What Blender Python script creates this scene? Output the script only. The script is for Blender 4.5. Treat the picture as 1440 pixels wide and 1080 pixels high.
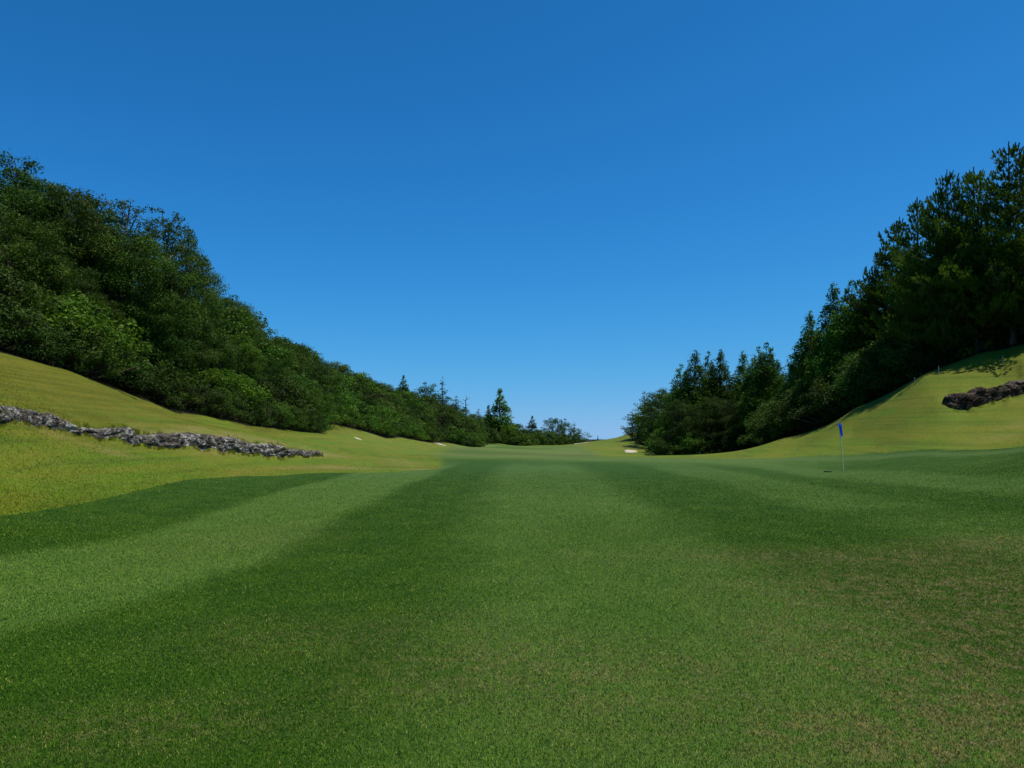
import bpy, math, random
import numpy as np
from mathutils import Vector, noise as mnoise

S = bpy.context.scene
for o in list(bpy.data.objects): bpy.data.objects.remove(o)
C = S.collection
PI = math.pi
R = math.radians

# ------------------------------------------------------------------ camera, sky, sun, exposure
CH = 1.5                      # eye height in metres
HOR, FPX, CX = 611.0, 960.0, 720.0   # horizon row and focal length in photo pixels (1440 wide)
cam_d = bpy.data.cameras.new('camera')
cam = bpy.data.objects.new('camera', cam_d); C.objects.link(cam)
cam.location = (0, 0, CH); cam.rotation_euler = (R(90), 0, 0)
cam_d.sensor_width = 36; cam_d.lens = 24
cam_d.shift_y = (HOR-540)/1440
cam_d.clip_start = 0.05; cam_d.clip_end = 20000
S.camera = cam
S.render.resolution_x = 1024; S.render.resolution_y = 768

SUN_EL, SUN_AZ = 70.5, 86.0   # azimuth clockwise from +Y (view direction)
w = bpy.data.worlds.new('World'); S.world = w; w.use_nodes = True
nt = w.node_tree; nt.nodes.clear()
sky = nt.nodes.new('ShaderNodeTexSky'); sky.sky_type = 'NISHITA'; sky.sun_disc = False
sky.sun_elevation = R(SUN_EL); sky.sun_rotation = R(SUN_AZ)
sky.altitude = 600; sky.air_density = 0.5; sky.dust_density = 0.0; sky.ozone_density = 8.0
# the photograph's deep polarised blue: one tone curve per channel over the whole sky
sr = nt.nodes.new('ShaderNodeSeparateColor'); cb = nt.nodes.new('ShaderNodeCombineColor')
nt.links.new(sky.outputs[0], sr.inputs[0])
for ch, (pw, aa, cc) in enumerate(((1.7, .375, .1296), (1.6, .555, .0625), (2.5, .83, .0213))):
    def mt(op, a, b):
        q_ = nt.nodes.new('ShaderNodeMath'); q_.operation = op
        for k_, v_ in enumerate((a, b)):
            if isinstance(v_, float): q_.inputs[k_].default_value = v_
            else: nt.links.new(v_, q_.inputs[k_])
        return q_.outputs[0]
    xp = mt('POWER', mt('MULTIPLY', sr.outputs[ch], .105), pw)
    nt.links.new(mt('MULTIPLY', mt('DIVIDE', xp, mt('ADD', xp, cc)), aa/.105), cb.inputs[ch])
bg = nt.nodes.new('ShaderNodeBackground'); bg.inputs['Strength'].default_value = 0.105
wo = nt.nodes.new('ShaderNodeOutputWorld')
nt.links.new(cb.outputs[0], bg.inputs[0]); nt.links.new(bg.outputs[0], wo.inputs[0])

sd = bpy.data.lights.new('sun', 'SUN'); sd.energy = 4.6; sd.angle = R(0.53); sd.color = (1.0, 0.955, 0.87)
sun = bpy.data.objects.new('sun', sd); C.objects.link(sun); sun.location = (0, 0, 60)
sv = Vector((math.sin(R(SUN_AZ))*math.cos(R(SUN_EL)), math.cos(R(SUN_AZ))*math.cos(R(SUN_EL)), math.sin(R(SUN_EL))))
sun.rotation_euler = sv.to_track_quat('Z', 'Y').to_euler()
S.view_settings.view_transform = 'Standard'; S.view_settings.look = 'None'
S.view_settings.exposure = 0.0; S.view_settings.gamma = 1.0
S.render.engine = 'CYCLES'
S.cycles.max_bounces = 5; S.cycles.diffuse_bounces = 3; S.cycles.transmission_bounces = 3; S.cycles.glossy_bounces = 2

# ------------------------------------------------------------------ helpers
def mesh_np(name, verts, faces, smooth=False, attrs=None, fattrs=None):
    verts = np.asarray(verts, np.float32); faces = np.asarray(faces, np.int32)
    me = bpy.data.meshes.new(name)
    n, k = faces.shape
    me.vertices.add(len(verts)); me.vertices.foreach_set('co', verts.ravel())
    me.loops.add(n*k); me.loops.foreach_set('vertex_index', faces.ravel())
    me.polygons.add(n)
    me.polygons.foreach_set('loop_start', np.arange(0, n*k, k, dtype=np.int32))
    me.polygons.foreach_set('loop_total', np.full(n, k, np.int32))
    me.polygons.foreach_set('use_smooth', np.full(n, smooth, bool))
    for d, dom in ((attrs, 'POINT'), (fattrs, 'FACE')):
        for an, av in (d or {}).items():
            a = me.attributes.new(an, 'FLOAT', dom); a.data.foreach_set('value', np.asarray(av, np.float32).ravel())
    me.update(calc_edges=True); me.validate()
    return me

def put(name, me, mat, parent=None, label=None, cat=None, group=None, kind=None):
    if mat is not None and not me.materials: me.materials.append(mat)
    o = bpy.data.objects.new(name, me); C.objects.link(o)
    if parent is not None: o.parent = parent
    tag(o, label, cat, group, kind)
    return o

def tag(o, label=None, cat=None, group=None, kind=None):
    if label: o['label'] = label
    if cat: o['category'] = cat
    if group: o['group'] = group
    if kind: o['kind'] = kind
    return o

def thing(name, label, cat, loc, rz=0, sc=1, group=None):
    o = bpy.data.objects.new(name, None); C.objects.link(o)
    o.location = loc; o.rotation_euler = (0, 0, rz); o.scale = (sc, sc, sc) if np.isscalar(sc) else sc
    o.empty_display_size = 0.3
    return tag(o, label, cat, group)

class NT:
    """small node-tree writer"""
    def __init__(s, name):
        s.m = bpy.data.materials.new(name); s.m.use_nodes = True; s.t = s.m.node_tree; s.t.nodes.clear()
        s.out = s.n('ShaderNodeOutputMaterial')
    def n(s, ty, **kw):
        nd = s.t.nodes.new(ty)
        for k, v in kw.items(): setattr(nd, k, v)
        return nd
    def l(s, a, b): s.t.links.new(a, b)
    def setin(s, sock, v):
        if hasattr(v, 'is_linked') or isinstance(v, bpy.types.NodeSocket): s.l(v, sock)
        else: sock.default_value = v
    def math(s, op, a, b=0.0, c=0.0, clamp=False):
        nd = s.n('ShaderNodeMath', operation=op, use_clamp=clamp)
        s.setin(nd.inputs[0], a); s.setin(nd.inputs[1], b); s.setin(nd.inputs[2], c)
        return nd.outputs[0]
    def mix(s, f, a, b, blend='MIX'):
        nd = s.n('ShaderNodeMix', data_type='RGBA', blend_type=blend)
        s.setin(nd.inputs[0], f)
        s.setin(nd.inputs[6], a if not isinstance(a, tuple) else (*a, 1)); s.setin(nd.inputs[7], b if not isinstance(b, tuple) else (*b, 1))
        return nd.outputs[2]
    def attr(s, name):
        return s.n('ShaderNodeAttribute', attribute_name=name).outputs['Fac']
    def pos(s): return s.n('ShaderNodeNewGeometry').outputs['Position']
    def mapping(s, vec, scale=(1, 1, 1), loc=(0, 0, 0), rot=(0, 0, 0)):
        nd = s.n('ShaderNodeMapping'); s.l(vec, nd.inputs[0]); nd.inputs['Scale'].default_value = scale
        nd.inputs['Location'].default_value = loc; nd.inputs['Rotation'].default_value = rot
        return nd.outputs[0]
    def noise(s, vec, scale, detail=3, rough=.55, dist=0):
        nd = s.n('ShaderNodeTexNoise'); s.l(vec, nd.inputs['Vector']); nd.inputs['Scale'].default_value = scale
        nd.inputs['Detail'].default_value = detail; nd.inputs['Roughness'].default_value = rough; nd.inputs['Distortion'].default_value = dist
        return nd.outputs['Fac']
    def ramp(s, f, a, b, lo=0.0, hi=1.0):
        nd = s.n('ShaderNodeMapRange', interpolation_type='SMOOTHSTEP'); s.l(f, nd.inputs[0])
        nd.inputs[1].default_value = a; nd.inputs[2].default_value = b; nd.inputs[3].default_value = lo; nd.inputs[4].default_value = hi
        return nd.outputs[0]
    def bump(s, h, strength, dist, normal=None):
        nd = s.n('ShaderNodeBump'); s.l(h, nd.inputs['Height']); nd.inputs['Strength'].default_value = strength
        nd.inputs['Distance'].default_value = dist
        if normal is not None: s.l(normal, nd.inputs['Normal'])
        return nd.outputs[0]
    def principled(s, col, rough=.8, spec=.2, normal=None):
        nd = s.n('ShaderNodeBsdfPrincipled'); s.setin(nd.inputs['Base Color'], col if not isinstance(col, tuple) else (*col, 1))
        s.setin(nd.inputs['Roughness'], rough); nd.inputs['Specular IOR Level'].default_value = spec
        if normal is not None: s.l(normal, nd.inputs['Normal'])
        return nd.outputs[0]
    def done(s, sh): s.l(sh, s.out.inputs[0]); return s.m

# ------------------------------------------------------------------ ground heights
# surveyed spots of the valley: (photo column, photo row, distance); height follows from the eye height
# ledges of rock on both banks: (label, dark, depth, seed, roughness, overhang, outline (column, bottom row, top row, distance))
ROCKS = [
 ('largest grey lichened rock of the left ledge, cut by the left photo edge', 0, 1.0, 1, .13, .08, [(-60, 590, 556, 17.6), (0, 599, 567, 19.9), (50, 602, 574, 21.7), (75, 607, 581, 22.6), (97, 611, 588, 23.4), (116, 613, 598, 24.0)]),
 ('low broken grey rock of the left ledge, right after the largest one', 0, .9, 2, .12, .08, [(112, 617, 600, 24.0), (140, 621, 603, 24.6), (178, 624, 599, 25.6), (198, 627, 604, 26.2)]),
 ('thin dark mossy rock step in the middle of the left ledge', 0, .8, 3, .12, .10, [(186, 628, 612, 25.9), (210, 631, 610, 26.7), (236, 632, 612, 27.4)]),
 ('whitish grey rock with a bright lichened face in the left ledge', 0, 1.0, 4, .14, .10, [(222, 632, 611, 27.0), (250, 633, 608, 27.8), (285, 636, 608, 29.0), (317, 638, 613, 30.0)]),
 ('brownish dark rock of the left ledge beside the whitish one', 0, .9, 5, .12, .10, [(313, 639, 614, 29.9), (335, 641, 616, 30.5), (356, 640, 621, 31.2)]),
 ('striped grey rock of the left ledge, second from its right end', 0, .9, 6, .13, .10, [(350, 641, 622, 31.0), (375, 645, 623, 31.8), (395, 647, 625, 32.4), (410, 643, 628, 33.0)]),
 ('small low pale rock at the right tip of the left ledge', 0, .8, 7, .09, .05, [(405, 643, 630, 32.8), (430, 644, 633, 33.8), (455, 643, 634, 34.8)]),
 ('dark brown rock on the right slope, lowest and leftmost of the three', 1, 1.1, 8, .17, .10, [(1336, 572, 561, 36.0), (1348, 577, 552, 36.0), (1362, 577, 550, 36.0), (1374, 572, 552, 36.2), (1386, 570, 544, 36.3), (1399, 566, 550, 36.4)]),
 ('small dark stones between the two larger rocks on the right slope', 1, .7, 9, .14, .05, [(1390, 566, 549, 36.3), (1397, 564, 547, 36.5), (1405, 563, 543, 36.6), (1413, 562, 546, 36.7), (1424, 558, 543, 36.8)]),
 ('dark rock on the right slope cut by the right photo edge', 1, 1.1, 10, .15, .1, [(1416, 556, 542, 36.8), (1432, 556, 535, 36.9), (1450, 555, 533, 37.1), (1470, 552, 528, 37.2)]),
]
PTS = []
def P(px, py, Y):
    PTS.append(((px-CX)/FPX*Y, Y, CH+(HOR-py)/FPX*Y))
def W(X, Y, Z): PTS.append((X, Y, Z))
def WX(px, Y, Z): PTS.append(((px-CX)/FPX*Y, Y, Z))
# flat near lawn
for a in range(0, 360, 60): W(1.25*math.cos(R(a)), 1.25*math.sin(R(a)), 0)
W(0, 0, 0)
for a in range(0, 360, 45): W(2.5*math.cos(R(a)), 2.5*math.sin(R(a)), 0)
for X, Y in ((-5, 6), (0, 6), (5, 6), (-3, 12), (3, 12), (8, 12), (0, 19), (6, 20), (-5, 19), (-7, 10), (-7, 0), (7, 0), (0, -9), (9, -3)): W(X, Y, 0)
WX(1186, 30.6, 0.0); WX(900, 30, 0); WX(1050, 30, 0.0)
P(1370, 630, 29); P(1343, 630.5, 29.8); P(1400, 629.5, 28.2); P(1440, 645, 23.5); P(1370, 648, 25.5); P(1250, 634, 33.5); P(1229, 635, 34.5); P(1229, 631.5, 36); P(1250, 650, 28); P(1440, 612, 29.5); P(1370, 612, 31.5)
# left bank
P(0, 738, 11.3); P(0, 680, 15.5); P(0, 545, 24); P(0, 497, 33)
P(100, 710, 14.5); P(100, 660, 19); P(100, 560, 29); P(100, 524, 37)
P(250, 690, 18); P(250, 650, 24); P(250, 591, 36); P(250, 582, 46)
P(350, 668, 25); P(350, 655, 28); P(350, 607, 45); P(350, 600, 54)
P(450, 666, 26); P(450, 655, 30); P(450, 622, 52); P(460, 611, 66)
P(560, 665, 27); P(560, 650, 38); P(560, 640, 55); P(520, 622, 84); P(476, 601, 96); P(530, 612, 112); P(600, 625, 150)
P(545, 616, 125); P(622, 620.5, 176); P(588, 624.5, 140); P(655, 628.5, 186); P(690, 624, 228); P(570, 619, 132)
W(-15, 8, 1.6); W(-20, 10, 3.6); W(-26, 15, 5.2); W(-34, 24, 7.5); W(-15, -5, 1.5); W(-30, -8, 6); W(-12, 2, .7)
# middle
P(640, 655, 34); P(720, 654, 34); P(820, 654, 34); P(720, 645, 48); P(820, 645, 48); P(720, 638, 75); P(680, 631, 120); P(780, 632, 120)
P(720, 627, 200); P(650, 627, 205); P(720, 626.5, 255); P(800, 627, 215); P(825, 622, 245); P(850, 628, 150); P(770, 626, 240)
P(860, 616, 188); P(885, 609, 178); P(910, 604, 176); P(945, 606, 172); P(885, 636.5, 123); P(885, 631.5, 133); P(905, 629, 142); P(840, 620, 200)
P(950, 640, 78); P(1000, 637, 92); P(925, 629, 140); P(900, 642, 50); P(960, 643, 50); P(840, 637, 88)
# right bank
P(1440, 760, 9.7); P(1440, 690, 16); P(1440, 628, 27); P(1300, 631, 31); P(1300, 660, 24); P(1180, 638, 38); P(1060, 644, 46)
P(1440, 592, 33); P(1440, 510, 39.5); P(1440, 482, 43); P(1300, 527, 43); P(1300, 590, 36); P(1200, 576, 48); P(1200, 610, 43)
P(1100, 618, 57); P(1040, 635, 62); P(1380, 500, 42.5); P(1120, 632, 48)
W(24, 10, 1.2); W(30, 18, 3.2); W(36, 30, 7.5); W(22, -5, 1.0); W(40, 5, 5); W(34, 52, 7.0); W(45, 45, 10.5); W(60, 60, 14); W(32, 62, 3.5); W(30, 75, .6); W(45, 80, 5)
W(32, 95, -.3); W(50, 110, 3); W(45, 150, 2.5); W(75, 130, 9); W(38, 185, 3.0); W(70, 200, 9); W(50, 250, 1); W(100, 300, 6)
# left hill under the wood
W(-45, 60, 11.5); W(-32, 50, 7.0); W(-60, 45, 15); W(-34, 75, 8.5); W(-47, 110, 16); W(-50, 150, 15.5); W(-46, 200, 12.5); W(-40, 240, 11)
W(-28, 270, 9); W(-12, 300, 4.5); W(6, 330, -2); W(-75, 110, 24); W(-80, 160, 24); W(-80, 220, 20); W(-70, 280, 15); W(-30, 100, 5); W(-33, 130, 6); W(-28, 170, 3)
W(-90, 60, 26); W(-30, 350, 5); W(-17, 235, 1.0); W(-27, 80, 3.4); W(-120, 130, 30); W(-90, 10, 16); W(-130, 300, 20)
# far away: the land falls off beyond the crest
W(20, 300, -4); W(30, 340, -6); W(35, 420, -7.5); W(0, 420, -8); W(0, 900, -12); W(300, 900, -12); W(-400, 900, -8); W(0, 3000, -26); W(2500, 2500, -26); W(-2500, 2500, -26); W(0, 6000, -45)
W(400, 0, 20); W(-400, 0, 25); W(0, -400, 0); W(0, -60, 0); W(0, -3000, -18); W(3000, 0, 0); W(-3000, 0, 0); W(200, -300, 3); W(-200, -300, 3); W(300, 300, 12); W(-300, 300, 20)
for side in (0, 1):
    allp = np.array(sorted([p_ for r_ in ROCKS if r_[1] == side for p_ in r_[6]]), float)
    for _l, _d, _dep, _s, _a, _o, path_ in ROCKS:
        if _d != side: continue
        q = np.array(path_, float); Xq = (q[:, 0]-CX)/FPX*q[:, 3]; Yq = q[:, 3]
        tX = np.gradient(Xq); tY = np.gradient(Yq); tN = np.hypot(tX, tY); nX, nY = -tY/tN, tX/tN
        if (nX*Xq+nY*Yq).mean() < 0: nX, nY = -nX, -nY
        for k_ in range(len(q)):
            P(q[k_, 0], q[k_, 1]-.5, Yq[k_])
            for dd, colm, off in ((-.55, 1, 2.0 if not side else 3.5), (_dep*.8, 2, 1.0), (_dep*.8+.9, 2, -2.5)):
                if side and (k_ == 0): continue
                xf, yf = Xq[k_]+nX[k_]*dd, Yq[k_]+nY[k_]*dd
                pf = xf/yf*FPX+CX; rowf = float(np.interp(pf, allp[:, 0], allp[:, colm]))+off
                P(pf, rowf, yf)
PA = np.array(PTS)
def _par(X, Y):
    r = np.sqrt(X*X+Y*Y)+1e-6
    t = np.log(np.maximum(r, 1.2))
    return X/r*t*1.0, Y/r*t, t
U0, V0, T0 = _par(PA[:, 0], PA[:, 1])
# stretch angle so that side to side detail counts as much as near to far
def _emb(X, Y):
    r = np.sqrt(X*X+Y*Y)+1e-6; t = np.log(np.maximum(r, 1.2)); th = np.arctan2(X, Y)
    return np.stack([5.1*np.sin(th)*np.tanh(t/2.4), 5.1*np.cos(th)*np.tanh(t/2.4), 1.5*t], -1)
E0 = _emb(PA[:, 0], PA[:, 1])
D = np.linalg.norm(E0[:, None]-E0[None], axis=-1)
K = D + np.eye(len(D))*0.002
A_ = np.hstack([np.ones((len(E0), 1)), E0])
M_ = np.block([[K, A_], [A_.T, np.zeros((4, 4))]])
SOL = np.linalg.lstsq(M_, np.concatenate([PA[:, 2], np.zeros(4)]), rcond=None)[0]
def vnoise(X, Y, sc, seed=0):
    """cheap smooth value noise for numpy arrays"""
    x = X/sc+seed*17.3; y = Y/sc+seed*9.1
    xi = np.floor(x); yi = np.floor(y); fx = x-xi; fy = y-yi
    fx = fx*fx*(3-2*fx); fy = fy*fy*(3-2*fy)
    def hsh(a, b): v = np.sin(a*127.1+b*311.7+seed*74.7)*43758.5453; return v-np.floor(v)
    a = hsh(xi, yi); b = hsh(xi+1, yi); c = hsh(xi, yi+1); d = hsh(xi+1, yi+1)
    return (a*(1-fx)+b*fx)*(1-fy)+(c*(1-fx)+d*fx)*fy-.5
def H(X, Y):
    X = np.atleast_1d(np.asarray(X, float)); Y = np.atleast_1d(np.asarray(Y, float))
    out = np.empty(X.size); xf = X.ravel(); yf = Y.ravel()
    for i in range(0, X.size, 60000):
        E = _emb(xf[i:i+60000], yf[i:i+60000])
        d = np.sqrt(np.maximum(((E[:, None, :]-E0[None])**2).sum(-1), 0))
        out[i:i+60000] = d@SOL[:len(E0)]+SOL[len(E0)]+E@SOL[len(E0)+1:]
    r = np.hypot(xf, yf)
    k = np.clip((r-6)/30, 0, 1)
    out += k*(vnoise(xf, yf, 9, 1)*.16+vnoise(xf, yf, 3.3, 2)*.05) + vnoise(xf, yf, 2.2, 3)*.012*np.clip(r/4, 0, 1)
    out += np.clip((r-50)/60, 0, 1)*vnoise(xf, yf, 22, 4)*.8*np.clip((260-r)/60, .2, 1)
    return out.reshape(X.shape)
def h(x, y): return float(H(x, y)[0])
def at(px, Y): return (px-CX)/FPX*Y

# mown areas and wood areas (plan outlines, metres)
FAIR = np.array([(-7.5, -8), (-8.6, 5), (-8.9, 11.3), (-9.5, 16), (-9.9, 21), (-9.7, 24.5), (-8.2, 26.3), (-4.6, 27.2), (-3.2, 30), (-3.6, 36), (-5.5, 50), (-8.5, 80), (-13, 150), (-22, 232), (18, 232),
                 (15, 140), (11, 90), (8, 62), (7.5, 54), (10, 50.5), (15, 46.5), (17.8, 38.5), (18.25, 34.5), (18.7, 31), (19.4, 28.6), (20.6, 26.6), (23.5, 20), (23, 8), (21, -8)], float)
def sdist(X, Y, poly):
    """signed distance, positive inside"""
    X = np.asarray(X); Y = np.asarray(Y)
    d = np.full(X.shape, 1e9); ins = np.zeros(X.shape, bool)
    for i in range(len(poly)):
        x1, y1 = poly[i]; x2, y2 = poly[(i+1) % len(poly)]
        dx, dy = x2-x1, y2-y1
        t = np.clip(((X-x1)*dx+(Y-y1)*dy)/(dx*dx+dy*dy), 0, 1)
        d = np.minimum(d, np.hypot(X-x1-t*dx, Y-y1-t*dy))
        if y1 != y2:
            c = ((y1 > Y) != (y2 > Y)) & (X < (x2-x1)*(Y-y1)/(y2-y1)+x1)
            ins ^= c
    return np.where(ins, d, -d)
LWOOD = np.array([(-20, -60), (-25, 0), (-27, 20), (-25.2, 33.5), (-24.4, 38), (-22.8, 46.5), (-20.8, 55), (-18.1, 67), (-22.5, 76), (-26.5, 100), (-23, 127), (-18, 172), (-6, 232), (11, 262), (31, 288), (40, 330), (20, 700), (-600, 700), (-600, -60)], float)
RWOOD = np.array([(42, -60), (38, 0), (34, 25), (33.6, 41), (31, 43.8), (27.4, 45.2), (25.3, 50), (24, 60), (26, 74), (20, 87), (24, 104), (30, 130), (27, 150), (30, 168), (37, 176), (36, 200), (60, 300), (60, 700), (600, 700), (600, -60)], float)

# ------------------------------------------------------------------ turf colour, shared by the ground sheet and the grass blades
def turf_colour(n):
    pos = n.pos()
    sep = n.n('ShaderNodeSeparateXYZ'); n.l(pos, sep.inputs[0])
    fair, edge, wood, stripe, brown = n.attr('fair'), n.attr('fringe'), n.attr('wood'), n.attr('stripe'), n.attr('brown')
    fine = n.noise(pos, 38, 4, .7)
    fine2 = n.noise(pos, 9, 4, .65)
    mid = n.noise(pos, 1.3, 4, .6)
    big = n.noise(pos, .22, 3, .5)
    # closely mown grass: dark and light mowing stripes
    dark = n.mix(n.ramp(mid, .35, .7), (.022, .066, .0034), (.037, .088, .0050))
    light = n.mix(n.ramp(mid, .3, .7), (.058, .120, .0185), (.077, .137, .027))
    fcol = n.mix(stripe, dark, light)
    straw = n.mix(n.ramp(fine, .4, .65), (.080, .092, .028), (.180, .145, .070))
    fcol = n.mix(n.math('MULTIPLY', n.attr('far'), .85), fcol, n.mix(stripe, (.070, .125, .0120), (.120, .165, .034)))
    bf = n.math('MULTIPLY', brown, n.ramp(fine2, .36, .62), clamp=True)
    fcol = n.mix(bf, fcol, straw)
    sp = n.math('MULTIPLY', n.ramp(fine, .56, .70), n.ramp(mid, .35, .72, .10, .5))
    fcol = n.mix(sp, fcol, (.17, .165, .060))
    fcol = n.mix(n.ramp(fine, .50, .33, 0, .55), fcol, (.010, .030, .003))
    # rough on the banks: yellow-green with streaks that follow the contours
    st = n.noise(n.mapping(pos, (.10, .10, 5.2)), 1.0, 4, .62)
    st2 = n.noise(n.mapping(pos, (.22, .16, 1.3)), 1.0, 3, .55)
    r1 = n.mix(n.ramp(st2, .38, .62), (.094, .168, .0085), (.134, .162, .0105))
    r1 = n.mix(n.ramp(st, .50, .68, 0, .75), r1, (.170, .165, .018))
    r1 = n.mix(n.ramp(st, .48, .34, 0, .7), r1, (.070, .112, .009))
    r1 = n.mix(n.math('MULTIPLY', n.attr('olive'), n.ramp(big, .3, .5)), r1, n.mix(n.ramp(st, .4, .62), (.088, .098, .0055), (.138, .132, .0090)))
    r1 = n.mix(n.math('MULTIPLY', n.attr('dry'), n.ramp(n.noise(n.mapping(pos, (.5, .5, 1.5)), 1.2, 4, .65), .35, .62)), r1, (.235, .190, .062))
    r1 = n.mix(n.ramp(n.noise(pos, 3.2, 5, .7), .42, .62, 0, .45), r1, n.mix(n.ramp(fine2, .4, .6), (.060, .100, .006), (.160, .135, .020)))
    r1 = n.mix(n.ramp(fine2, .52, .72, 0, .35), r1, (.230, .205, .060))
    r1 = n.mix(n.ramp(fine, .5, .3, 0, .4), r1, (.035, .060, .005))
    fj = n.math('ADD', fair, n.math('MULTIPLY', n.math('SUBTRACT', n.noise(pos, 2.2, 3), .5), .5))
    col = n.mix(n.ramp(fj, .35, .65), r1, fcol)
    col = n.mix(n.math('MULTIPLY', edge, .7), col, (.082, .135, .036))
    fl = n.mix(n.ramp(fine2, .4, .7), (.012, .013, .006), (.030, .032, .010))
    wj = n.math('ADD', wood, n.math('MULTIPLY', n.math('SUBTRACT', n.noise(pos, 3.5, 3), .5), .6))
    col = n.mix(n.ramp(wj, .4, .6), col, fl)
    return col, fine, fine2

def ground_masks(X, Y):
    sd = sdist(X, Y, FAIR)
    wob = vnoise(X, Y, 3.1, 7)*.22
    far = np.clip(np.hypot(X, Y)/60, .25, 2.5)
    fair = np.clip(.5+(sd+wob)/(0.55*far*1.6*(1+7*np.clip((Y-25)/30, 0, 1))), 0, 1)
    right = np.clip((X-6)/4, 0, 1)*np.clip((Y-12)/8, 0, 1)
    fr = np.clip(1-np.abs(sd+wob*.3-1.0)/.8, 0, 1)*right
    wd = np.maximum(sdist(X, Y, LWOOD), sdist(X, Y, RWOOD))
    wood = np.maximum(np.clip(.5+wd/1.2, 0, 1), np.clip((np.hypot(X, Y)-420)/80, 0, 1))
    # mowing stripes run away from the eye
    cx = X+.2*np.sin(Y/9.)+.2*vnoise(X, Y, 2.7, 21)+.2*vnoise(X, Y, .9, 22)
    cx = cx+1.15*np.clip((8.8-Y)/3.8, 0, 1)*np.clip((-X-1)/1.5, 0, 1)
    s = np.zeros_like(X)
    def band(a, b, v=1., soft=.5):
        return v*np.clip((cx-a)/soft+.5, 0, 1)*np.clip((b-cx)/soft+.5, 0, 1)
    s = band(-6.1, -2.95)+band(-.55, 3.1, .8, 1.0)+band(6.4, 9.2, .55, .8)+band(11.5, 14.2, .6, .8)
    # beyond the near lawn the fairway is cut in broad cross bands
    k = np.clip((Y-30)/12, 0, 1)
    s2 = .5+.55*np.sin(Y/7.5+X*.10+1.5*np.sin(X/11.))
    s = s*(1-k)+s2*k
    s = .02+.98*s*(1.0+.5*vnoise(X, Y, 4.3, 5))
    arc = np.clip(1-np.abs(np.hypot(X-4, Y-11.5)*0+Y-(12.6+.10*X))/1.6, 0, 1)*np.clip((X-2.6)/2, 0, 1)
    s = s*(1-.8*arc)
    def blob(x0, y0, rx, ry): return np.clip(1.25-np.hypot((X-x0)/rx, (Y-y0)/ry), 0, 1)
    br = np.maximum.reduce([blob(5.0, 7.4, 3.3, 2.3), blob(4.0, 5.4, 2.2, 2.0), blob(2.9, 3.9, 1.0, .9)*.9, blob(7.6, 9.4, 2.4, 1.1), blob(2.2, 3.5, 1.3, .6)*.8, blob(-2.0, 3.9, 1.1, .5)*.35, blob(.4, 4.4, 1.8, 1.1)*.45, blob(2.5, 8.5, 2, 1.)*.45,
                            blob(-1.3, 5.6, 1.6, .8)*.4, blob(-4.3, 10.5, 1.6, 2)*.25])
    br = np.clip(br*(1.0+1.3*vnoise(X, Y, 1.1, 8)+.8*vnoise(X, Y, .37, 9)), 0, 1)
    br = np.maximum(br, np.clip((Y-40)/30, 0, 1)*np.clip(vnoise(X, Y, 17, 12)*2.2-.2, 0, .7))
    olive = np.clip((-X-12.5-.12*(Y-20))/3.0, 0, 1)*np.clip((Y-18)/6, 0, 1)+ .35*np.clip((X-20)/6, 0, 1)
    # dry strips: above the left ledge and at the edge of the lawn
    dl = -np.clip(-X, 0, 99)
    def seg(x1, y1, x2, y2, wd_):
        dx, dy = x2-x1, y2-y1
        t = np.clip(((X-x1)*dx+(Y-y1)*dy)/(dx*dx+dy*dy), 0, 1)
        return np.clip(1.2-np.hypot(X-x1-t*dx, Y-y1-t*dy)/wd_, 0, 1)
    dry = np.maximum.reduce([seg(-14.6, 29, -10.3, 37, 2.0), seg(-9, 29.5, 1, 30, 1.2)*.9, seg(-16, 20.3, -13.4, 23.2, .8)*.7, seg(-5.6, 34, -7.5, 44, 1.6)*.4, seg(26, 33, 21, 30, 1.0)*.4,
                             seg(-20, 150, -6, 160, 3.5), seg(-12, 185, 4, 190, 3), seg(5, 160, 18, 168, 3), seg(24, 244, 34, 240, 4), seg(-22, 112, -14, 120, 2.5)*.8, seg(22, 136, 30, 142, 3)*.8])
    return dict(fair=fair, fringe=fr, wood=wood, stripe=np.clip(s, 0, 1), brown=br, olive=np.clip(olive, 0, 1), dry=dry, far=np.clip((Y-34)/30, 0, 1))

n = NT('turf')
col, fine, fine2 = turf_colour(n)
bn = n.bump(fine, .9, .02, n.bump(fine2, .6, .06))
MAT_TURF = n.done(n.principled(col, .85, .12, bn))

# ground sheet: rings around the viewpoint, fine nearby and out past the horizon
ang = np.concatenate([np.linspace(-180, -52, 90, endpoint=False), np.linspace(-52, 52, 760, endpoint=False), np.linspace(52, 180, 90, endpoint=False)])
rad = np.geomspace(.6, 6000, 720)
TH, RR = np.meshgrid(R(1)*ang, rad)
GX = RR*np.sin(TH); GY = RR*np.cos(TH)
GZ = H(GX, GY)
nr, na = GX.shape
idx = np.arange(nr*na).reshape(nr, na); nx = np.roll(idx, -1, axis=1)
F = np.stack([idx[:-1], idx[1:], nx[1:], nx[:-1]], -1).reshape(-1, 4)
V = np.stack([GX, GY, GZ], -1).reshape(-1, 3)
V = np.vstack([V, [[0, 0, h(0, 0.01)]]]); c0 = len(V)-1
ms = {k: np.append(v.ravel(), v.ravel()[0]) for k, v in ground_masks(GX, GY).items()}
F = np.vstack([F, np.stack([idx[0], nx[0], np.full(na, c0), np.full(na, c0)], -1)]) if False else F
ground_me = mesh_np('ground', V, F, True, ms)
put('ground', ground_me, MAT_TURF, kind='structure')

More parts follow.
